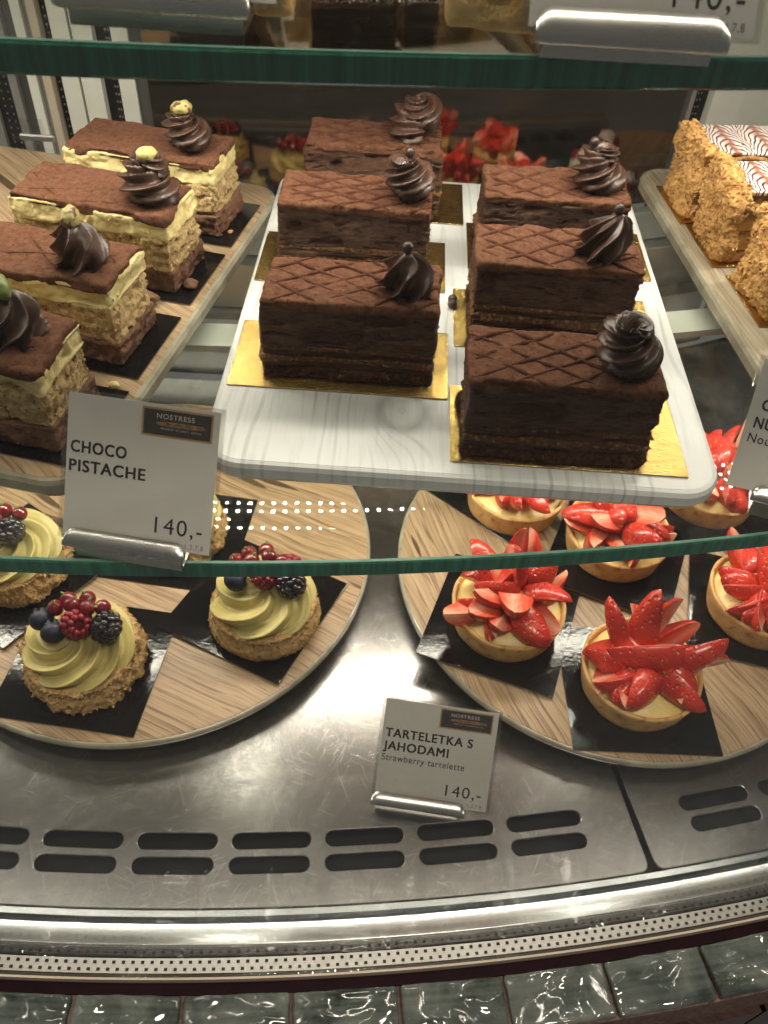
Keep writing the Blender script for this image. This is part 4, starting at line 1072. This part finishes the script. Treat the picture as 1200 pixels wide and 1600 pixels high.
# pistachio cream tartlets
def biscuit_mesh(seed, rough):
    prof = [(0.00001, 0.0002), (0.030, 0.0002), (0.0375, 0.0006)] + [(0.0375 + 0.002 * math.sin(PI * k / 10), 0.0006 + 0.0194 * k / 14) for k in range(1, 15)] + [(0.0375, 0.0208), (0.036, 0.0214), (0.033, 0.0214), (0.028, 0.0205), (0.00001, 0.0200)]
    v, f = lathe(prof, 180)
    r = np.linalg.norm(v[:, :2], axis=1); w = smooth(0.028, 0.036, r)
    d = rough * (0.0032 * fbm(v * 170 + seed, seed, 4, 0.65) + 0.0024 * np.abs(vnoise(v * 320, seed + 2)) + 0.0022 * vnoise(v * 60, seed + 4)) * w
    v[:, :2] *= (1 + d / np.maximum(r, 0.01))[:, None]; v[:, 2] += w * rough * 0.0016 * fbm(v * 210, seed + 6, 3) * (v[:, 2] > 0.003)
    nn = v.copy(); nn[:, 2] = 0; nn /= np.maximum(np.linalg.norm(nn, axis=1, keepdims=True), 1e-6)
    return mesh('biscuit', v, f), chips(v, nn, int(900 * rough), 0.0005, 0.0019 * min(1, rough + 0.3), seed, (r > 0.034) & (v[:, 2] > 0.001))
def swirl_mesh(seed, R=0.0355, H=0.019, lobes=7, twist=2.9):
    nth, nz = 200, 60
    u = np.linspace(0, 1, nz); th = np.linspace(0, 2 * PI, nth, endpoint=False)
    U, TH = np.meshgrid(u, th, indexing='ij')        # U: 0 outer foot .. 1 centre
    prof_r = np.interp(u, [0, .08, .2, .4, .6, .8, 1], [.94, 1.0, .985, .84, .62, .36, .004]); prof_z = np.interp(u, [0, .08, .2, .4, .6, .8, 1], [0.02, .12, .36, .68, .85, .96, 1.0])
    ph = TH - twist * U ** 0.9 + 0.2 * np.sin(TH * 2 + seed) * U
    a = lobes * ph / 2; a = a + 0.42 * np.sin(2 * a)
    lob = np.abs(np.cos(a)) ** 0.8
    lob = lob + 0.11 * np.cos(lobes * 4 * ph) * (1 - U)
    dep = 0.19 * (1 - 0.6 * U)
    r = R * prof_r[:, None] * (1 - dep * 0.75 + dep * lob) * (1 + 0.03 * np.sin(TH * 2 + seed))
    z = H * prof_z[:, None] + H * 0.30 * (lob - 0.6) * np.sin(PI * np.clip(U * 1.02, 0, 1)) ** 0.6
    P = np.stack([(r * np.cos(TH)).ravel(), (r * np.sin(TH)).ravel(), z.ravel()], 1)
    idx = np.arange(nz * nth).reshape(nz, nth)
    q = np.stack([idx[:-1], np.roll(idx, -1, 1)[:-1], np.roll(idx, -1, 1)[1:], idx[1:]], -1).reshape(-1, 4).tolist()
    P = P.tolist(); P.append([0, 0, H]); k = len(P) - 1
    for i in range(nth): q.append([idx[-1, i], idx[-1, (i + 1) % nth], k])
    return mesh('cream_swirl', P, q)
def blueberry_mesh():
    v, f = lathe([(0.00001, -0.0060)] + [(0.0068 * math.sin(PI * k / 18), -0.0060 * math.cos(PI * k / 18)) for k in range(1, 15)] + [(0.0040, 0.0054), (0.0036, 0.0060), (0.0030, 0.0058), (0.0022, 0.0046), (0.00001, 0.0043)], 40)
    a = np.arctan2(v[:, 1], v[:, 0]); top = smooth(0.0048, 0.0056, v[:, 2]); v[:, 2] += top * 0.0007 * np.sign(np.sin(5 * a)) * (np.linalg.norm(v[:, :2], axis=1) > 0.0025)
    return mesh('blueberry', v, f)
def drupes(n_rows, R, H, dr, hollow=False):
    P = []
    for j in range(n_rows):
        t = (j + 0.5) / n_rows; z = H * (t - 0.5); rr = R * math.sin(PI * (0.10 + 0.84 * t)) ** 0.6; n = max(4, int(2 * PI * rr / (dr * 1.55)))
        for i in range(n):
            a = 2 * PI * (i + 0.5 * (j % 2)) / n; v, f = sphere_vf(dr, 10, 7); P.append((v + np.array([rr * math.cos(a), rr * math.sin(a), z]), f))
    v, f = sphere_vf(1.0, 14, 10); P.append((v * np.array([R * 0.85, R * 0.85, H * (0.36 if hollow else 0.52)]) - np.array([0, 0, 0.001 if hollow else 0]), f))
    return join_vf([([tuple(q) for q in v], f) for v, f in P])
blue_me = blueberry_mesh(); black_me = mesh('blackberry', *drupes(6, 0.0066, 0.0150, 0.0023)); rasp_me = mesh('raspberry', *drupes(5, 0.0072, 0.0120, 0.0020, True)); cur_me = mesh('redcurrant', *sphere_vf(0.0046, 20, 14))
stalk_me = mesh('stalk', *lathe([(0.0008, 0), (0.0009, 0.001), (0.0004, 0.0022), (0.00001, 0.0024)], 8))
biscuits = [biscuit_mesh(1, 1.25), biscuit_mesh(2, 0.45), biscuit_mesh(3, 0.9)]; swirls = [swirl_mesh(1), swirl_mesh(2, lobes=6, twist=2.5), swirl_mesh(3, lobes=7, twist=3.2)]
def pist_tart(cx, cy, rz, kind, swk, fruits, label, zz=ZB):
    e = empty('pistachio_tartlet', (cx, cy, zz + CH), rz); tag(e, label, 'tartlet', 'pistachio cream tartlets on the round board')
    bo = obj('biscuit', biscuits[kind][0], M['biscuit'], e); stuff(obj('crumbs', biscuits[kind][1], M['biscuit'], bo))
    obj('cream_swirl', swirls[swk], M['swirl'], e, (0, 0, 0.0195), (0, 0, 2.2 + swk))
    r = random.Random(int(cx * 1e4))
    for (nm, x, y, z, rx, ry) in fruits:
        me, mt = {'blueberry': (blue_me, 'blueberry'), 'blackberry': (black_me, 'blackberry'), 'raspberry': (rasp_me, 'raspberry'), 'redcurrant': (cur_me, 'currant')}[nm]
        o = obj(nm, me, M[mt], e, (x * 1.08, y * 1.08, z + 0.0008), (rx, ry, r.uniform(0, 6)), (1.2, 1.2, 1.2))
        if nm == 'redcurrant': obj('stalk', stalk_me, M['leaf'], o, (0, 0.001, 0.0042), (-0.2, 0.2, 0))
    for k in range(7):
        a = r.uniform(0, 2 * PI); q = r.uniform(0.0, 0.012)
        obj('pistachio_crumb', nutbits[k % 2], M['nut'], e, (q * math.cos(a), 0.006 + q * math.sin(a), 0.0475 + r.uniform(-.001, .002)), (r.uniform(0, 3), 0, r.uniform(0, 3)))
    return e
F1 = [('blueberry', -0.0200, 0.0030, 0.0435, -0.9, -0.2), ('blueberry', -0.0105, -0.0050, 0.0425, -1.0, 0.2), ('raspberry', 0.0025, 0.0005, 0.0455, 0.9, 0.0), ('blackberry', 0.0200, 0.0015, 0.0430, -0.5, 0.5),
      ('redcurrant', -0.0120, 0.0085, 0.0495, 0.3, 0), ('redcurrant', -0.0015, 0.0095, 0.0525, 0.2, 0.4), ('redcurrant', 0.0080, 0.0085, 0.0520, -0.4, 0.3), ('redcurrant', 0.0160, 0.0115, 0.0490, 0.1, 0.7), ('redcurrant', 0.0055, 0.0165, 0.0500, 0.6, 0), ('redcurrant', -0.0065, 0.0160, 0.0485, 0.2, 0.5)]
F2 = [('blueberry', -0.0170, -0.0020, 0.0435, -1.0, -0.2), ('raspberry', 0.0010, 0.0030, 0.0460, 0.9, 0.2), ('blackberry', 0.0190, -0.0020, 0.0435, -0.3, 0.9), ('redcurrant', -0.0180, 0.0110, 0.0480, 0, 0), ('redcurrant', -0.0075, 0.0100, 0.0510, 0.3, 0.3),
      ('redcurrant', 0.0030, 0.0135, 0.0520, 0.2, 0), ('redcurrant', 0.0120, 0.0110, 0.0505, -0.2, 0.5), ('redcurrant', -0.0110, 0.0185, 0.0475, 0.5, 0), ('redcurrant', 0.0000, 0.0215, 0.0480, 0.1, 0.4), ('raspberry', 0.0170, 0.0100, 0.0450, 0.2, 1.2)]
F3 = [('blackberry', 0.0080, -0.0030, 0.0460, -0.5, 0.4), ('raspberry', -0.0070, 0.0030, 0.0455, 0.6, 0), ('blueberry', -0.0180, -0.0030, 0.0430, -0.9, 0), ('redcurrant', 0.0000, 0.0120, 0.0490, 0, 0), ('redcurrant', 0.0100, 0.0110, 0.0480, 0.2, 0)]
QT = [(-0.1990, 0.3110, 0.0, 0, 0, F1, 'foremost pistachio cream tartlet topped with two blueberries and a blackberry', (-0.1987, 0.3123, -5)),
      (-0.0815, 0.3590, 0.0, 1, 1, F2, 'smooth-sided pistachio cream tartlet with many redcurrants, right on its board', (-0.0905, 0.3700, -23.6)),
      (-0.2740, 0.3880, 0.0, 2, 2, F3, 'pistachio cream tartlet with a blackberry, cut off by the left frame edge', (-0.2740, 0.3860, -33)),
      (-0.1640, 0.4330, 0.0, 2, 1, F3, 'pistachio cream tartlet half hidden behind the choco pistache price tag', (-0.1600, 0.4330, -5))]
for k, (cx, cy, rz, kd, sw, fr, lab, cd) in enumerate(QT):
    zz = ZB + 0.0012 * (k % 3)
    sq_card(cd[0], cd[1], cd[2], 'black square card under the pistachio tartlet ' + ('with two blueberries, nearest the viewer', 'with many redcurrants', 'cut by the left frame edge', 'behind the choco pistache tag')[k], zz)
    pist_tart(cx, cy, rz, kd, sw, fr, lab, zz)
# meringues on the next board, seen in the mirror
mer_me = rosette_mesh(0.027, 0.040, 7, 1.0, 3, 0.35, 0.06, (0.1, 0))
for k, (mx, my) in enumerate(((0.425, 0.505), (0.500, 0.480), (0.445, 0.600))):
    e = empty('meringue', (mx, my, ZB + 0.0002)); tag(e, ('white meringue with berries nearest the strawberry board', 'white meringue with berries at the front of the third board', 'white meringue with berries at the rear of the third board')[k], 'meringue', 'meringues on the third board')
    obj('meringue_body', mer_me, M['meringue'], e, (0, 0, 0), (0, 0, k * 1.1))
    for q in range(3): obj('raspberry', rasp_me, M['raspberry'], e, (0.018 * math.cos(q * 2.1 + k), 0.018 * math.sin(q * 2.1 + k), 0.026), (0.4, 0.3, q))

# ---------------------------------------------------------------- price tags
def text_me(s, width, cap, bold=0.0):
    cu = bpy.data.curves.new('text', 'FONT'); cu.body = s; cu.size = 1.0; cu.offset = 0.0; cu.resolution_u = 4; cu.space_character = 1.12
    o = bpy.data.objects.new('text', cu); col.objects.link(o); bpy.context.view_layer.update()
    me = bpy.data.meshes.new_from_object(o.evaluated_get(bpy.context.evaluated_depsgraph_get()))
    bpy.data.objects.remove(o); bpy.data.curves.remove(cu)
    v = np.array([q.co[:] for q in me.vertices])
    if bold > 0.004:
        f0 = [tuple(p.vertices) for p in me.polygons]; n0 = len(v); VV = []; FF = []
        for k, (dx, dy) in enumerate(((-bold, -bold * .6), (bold, -bold * .6), (-bold, bold * .6), (bold, bold * .6), (0, 0))):
            q = v.copy(); q[:, 0] += dx; q[:, 1] += dy; q[:, 2] += 2e-5 * k; VV.append(q); FF += [tuple(i + k * n0 for i in p) for p in f0]
        me = mesh('text', np.concatenate(VV), FF, False); v = np.concatenate(VV)
    x0, x1 = v[:, 0].min(), v[:, 0].max()
    sx = width / (x1 - x0); sy = cap / 0.70
    me.transform(Matrix(((sx, 0, 0, -x0 * sx), (0, sy, 0, 0), (0, 0, 1, 0), (0, 0, 0, 1))))
    return me
def tag_frame(o, pos, yaw, lean):
    # local x along the tag, local y up the face, local z out of the face towards the customer
    a, l = math.radians(yaw), math.radians(lean)
    ex = Vector((math.cos(a), math.sin(a), 0)); ey = Vector((-math.sin(l) * math.sin(a), math.sin(l) * math.cos(a), math.cos(l))); ez = ex.cross(ey)
    o.matrix_world = Matrix(((ex.x, ey.x, ez.x, pos[0]), (ex.y, ey.y, ez.y, pos[1]), (ex.z, ey.z, ez.z, pos[2]), (0, 0, 0, 1)))
def price_tag(pos, yaw, lean, W, H, lines, price, label, base_z, holder=(0.004, 0.060), small='1,3,7,8', logo=True, hmat='alu', hs=1.0):
    e = empty('price_tag'); tag_frame(e, pos, yaw, lean); tag(e, label, 'price tag', 'price tags in the case')
    obj('paper', box('paper', 0.0022, W - 0.0022, 0.0014, H - 0.0016, -0.00015, 0.00015), M['paper'], e)
    obj('sleeve', bevel(box('sleeve', 0, W, 0, H, -0.0011, -0.0003), 0.0003, 1), M['plastic'], e)
    obj('sleeve', bevel(box('sleeve', 0, W, 0, H, 0.0004, 0.0012), 0.0003, 1), M['plastic'], e)
    zt = 0.00022
    for (s, u, v, w, cap, bold, mt) in lines + [(price, 0.615, 0.125, 0.300, 0.0074, 0.004, 'ink'), (small, 0.815, 0.043, 0.115, 0.0024, 0.0, 'grey_ink')]:
        if not s: continue
        obj('lettering', text_me(s, w * W, cap, bold), M[mt], e, (u * W, v * H, zt))
    if logo:
        lx0, lx1, ly0, ly1 = 0.490 * W, 0.930 * W, 0.765 * H, 0.955 * H
        g = obj('logo', box('logo', lx0, lx1, ly0, ly1, 0.00016, 0.0002), M['logo_gold'], e)
        obj('logo_field', box('logo_field', lx0 + 0.0009, lx1 - 0.0009, ly0 + 0.0009, ly1 - 0.0009, 0.0002, 0.00024), M['logo_dark'], g)
        lw, lh = lx1 - lx0, ly1 - ly0
        obj('logo_lettering', text_me('NOSTRESS', lw * 0.53, lh * 0.17, 0.01), M['logo_white'], g, (lx0 + lw * 0.21, ly0 + lh * 0.64, 0.00027))
        pts = [(lx0 + lw * (0.55 + 0.345 * math.cos(2*PI*k/40) ), ly0 + lh * (0.47 + 0.085 * math.copysign(abs(math.sin(2*PI*k/40)) ** 0.55, math.sin(2*PI*k/40)))) for k in range(40)]
        b = obj('baguette_print', mesh('baguette', [(p[0], p[1], 0.00026) for p in pts], [tuple(range(40))], False), M['bread'], g)
        for k in range(4):
            c = lx0 + lw * (0.33 + 0.145 * k); y = ly0 + lh * 0.485
            obj('score_mark', mesh('score', [(c, y, .00028), (c + lw*.07, y - lh*.03, .00028), (c + lw*.095, y - lh*.015, .00028), (c + lw*.03, y + lh*.03, .00028)], [(0, 1, 2, 3)], False), M['logo_dark'], b)
        for (s, u, v, w, h) in (('PEKÁREŇ', 0.27, 0.275, 0.18, 0.055), ('GOURMET', 0.48, 0.27, 0.19, 0.055), ('BISTRO', 0.70, 0.265, 0.14, 0.055)):
            obj('logo_lettering', text_me(s, lw * w, lh * h, 0.0), M['logo_white'], g, (lx0 + lw * u, ly0 + lh * v, 0.00027))
    # metal clip: rounded half-tube lip in front of the sheet, plus a foot reaching the shelf
    h0, h1 = holder
    V = []; F = []; n = 40; prof = [(0.0013, -0.0030), (0.0030, -0.0034), (0.0044, -0.0026), (0.0050, -0.0008), (0.0046, 0.0016), (0.0036, 0.0038), (0.0022, 0.0052), (0.0013, 0.0056)]
    prof = [(z, y * hs) for z, y in prof]
    for k in range(n + 1):
        x = h0 + (h1 - h0) * k / n; c = min(k, n - k) / n * (h1 - h0); q = min(1.0, c / 0.005); sq = math.sqrt(max(0.0, 1 - (1 - q) ** 2)) * 0.45 + 0.55
        for (z, y) in prof: V.append((x, (y + 0.003) * sq - 0.003, z))
    m = len(prof)
    for k in range(n):
        for j in range(m - 1): F.append((k*m + j, (k+1)*m + j, (k+1)*m + j + 1, k*m + j + 1))
    F.append(tuple(range(m))[::-1]); F.append(tuple(n*m + j for j in range(m)))
    me = mesh('clip', V, F); obj('clip', me, M[hmat], e)
    # foot: flat bar on the shelf, joined to the clip
    inv = e.matrix_world.inverted()
    a = math.radians(yaw); ex = Vector((math.cos(a), math.sin(a), 0)); ey = Vector((-math.sin(a), math.cos(a), 0)); o0 = Vector((pos[0], pos[1], base_z))
    V = []
    top = max(0.0016, pos[2] - base_z + 0.0005)
    for zz, y0, y1 in ((0.0, -0.001, 0.024), (0.0012, -0.001, 0.024)):
        for (xx, yy) in ((h0 + 0.003, y0), (h1 - 0.003, y0), (h1 - 0.003, y1), (h0 + 0.003, y1)): V.append(inv @ (o0 + ex * xx + ey * yy + Vector((0, 0, zz + 0.0001))))
    for (xx, yy, zz) in ((h0 + 0.003, -0.001, top), (h1 - 0.003, -0.001, top), (h1 - 0.003, 0.0008, top), (h0 + 0.003, 0.0008, top)): V.append(inv @ (o0 + ex * xx + ey * yy + Vector((0, 0, zz))))
    V += [inv @ (o0 + ex * xx + ey * 0.0008 + Vector((0, 0, 0.0013))) for xx in (h1 - 0.003, h0 + 0.003)]
    F = [(3, 2, 1, 0), (0, 1, 5, 4), (1, 2, 6, 5), (2, 3, 7, 6), (3, 0, 4, 7), (4, 5, 9, 8), (8, 9, 10, 11), (11, 10, 12, 13), (13, 12, 6, 7), (5, 12, 10, 9), (4, 8, 11, 13), (5, 6, 12), (4, 13, 7)]
    obj('foot', mesh('foot', V, F, False), M[hmat], e)
    return e
price_tag((-0.1467, 0.2440, 0.2362), -6.2, 34.5, 0.0725, 0.0672,
    [('CHOCO', 0.055, 0.590, 0.355, 0.0052, 0.031, 'ink'), ('PISTACHE', 0.050, 0.462, 0.485, 0.0052, 0.031, 'ink')], '140,-',
    'choco pistache price tag, 140, on the edge of the middle glass shelf', ZM)
price_tag((0.0040, 0.2325, 0.0120), -4.8, 41.0, 0.0757, 0.0680,
    [('TARTELETKA S', 0.055, 0.615, 0.735, 0.0056, 0.031, 'ink'), ('JAHODAMI', 0.050, 0.490, 0.550, 0.0056, 0.031, 'ink'), ('Strawberry tartelette', 0.050, 0.385, 0.695, 0.0043, 0.006, 'ink')], '140,-',
    'strawberry tartelette price tag, 140, standing on the steel deck', 0.0, holder=(0.0005, 0.0600))
price_tag((0.1677, 0.3047, 0.2380), -16.0, 40.0, 0.0725, 0.0670,
    [('CR', 0.10, 0.61, 0.125, 0.0054, 0.031, 'ink'), ('NUG', 0.085, 0.475, 0.195, 0.0054, 0.031, 'ink'), ('Nougat', 0.075, 0.365, 0.26, 0.0046, 0.006, 'ink')], '',
    'nougat price tag at the right frame edge beside the white tray', ZM, holder=(0.0145, 0.0690), small='', logo=False)
price_tag((0.0310, 0.2790, 0.4440), 2.0, 30.0, 0.0725, 0.0680, [], '140,-',
    'price tag reading 140 on the right of the upper glass shelf', ZU, holder=(0.0040, 0.0620), logo=False, hs=1.25)
price_tag((-0.1130, 0.2800, 0.4450), 0.0, 30.0, 0.0725, 0.0680, [], '140,-',
    'price tag holder on the left of the upper glass shelf', ZU, holder=(0.0040, 0.0630), logo=False, small='', hs=1.25)

# upper shelf pastries
def block(x0, x1, y0, y1, h, seed, label):
    e = empty('yellow_pastry', ((x0 + x1) / 2, (y0 + y1) / 2, ZU + 0.0002)); tag(e, label, 'cake', 'pastries on the upper shelf')
    layer(e, 'pastry_layer', 'yellow_cake', x1 - x0, y1 - y0, 0.0, h * 0.45, seed, 0.0003, 0.002, 0.0007, 160, crack=0.0006, chip=0.002)
    layer(e, 'cream_layer', 'custard', x1 - x0, y1 - y0, h * 0.44, h, seed + 1, 0.0, 0.003, 0.0006, 120, cap=True, chip=0.001)
block(0.0085, 0.0600, 0.300, 0.395, 0.045, 71, 'yellow pastry slice behind the right price tag on the upper shelf')
block(-0.0520, -0.0415, 0.300, 0.370, 0.045, 75, 'narrow yellow pastry slice beside the left tag holder on the upper shelf')

# clear plastic bracket behind the oak tray
br = empty('plastic_bracket', (-0.305, 0.668, ZM)); tag(br, 'small clear plastic shelf bracket behind the oak tray', 'bracket')
obj('block', bevel(box('block', -0.014, 0.010, -0.006, 0.006, 0.0002, 0.016), 0.0015, 2), M['plastic'], br)
obj('pin', bevel(box('pin', -0.006, 0.022, -0.0095, -0.0065, 0.004, 0.009), 0.001, 1), M['spacer'], br)
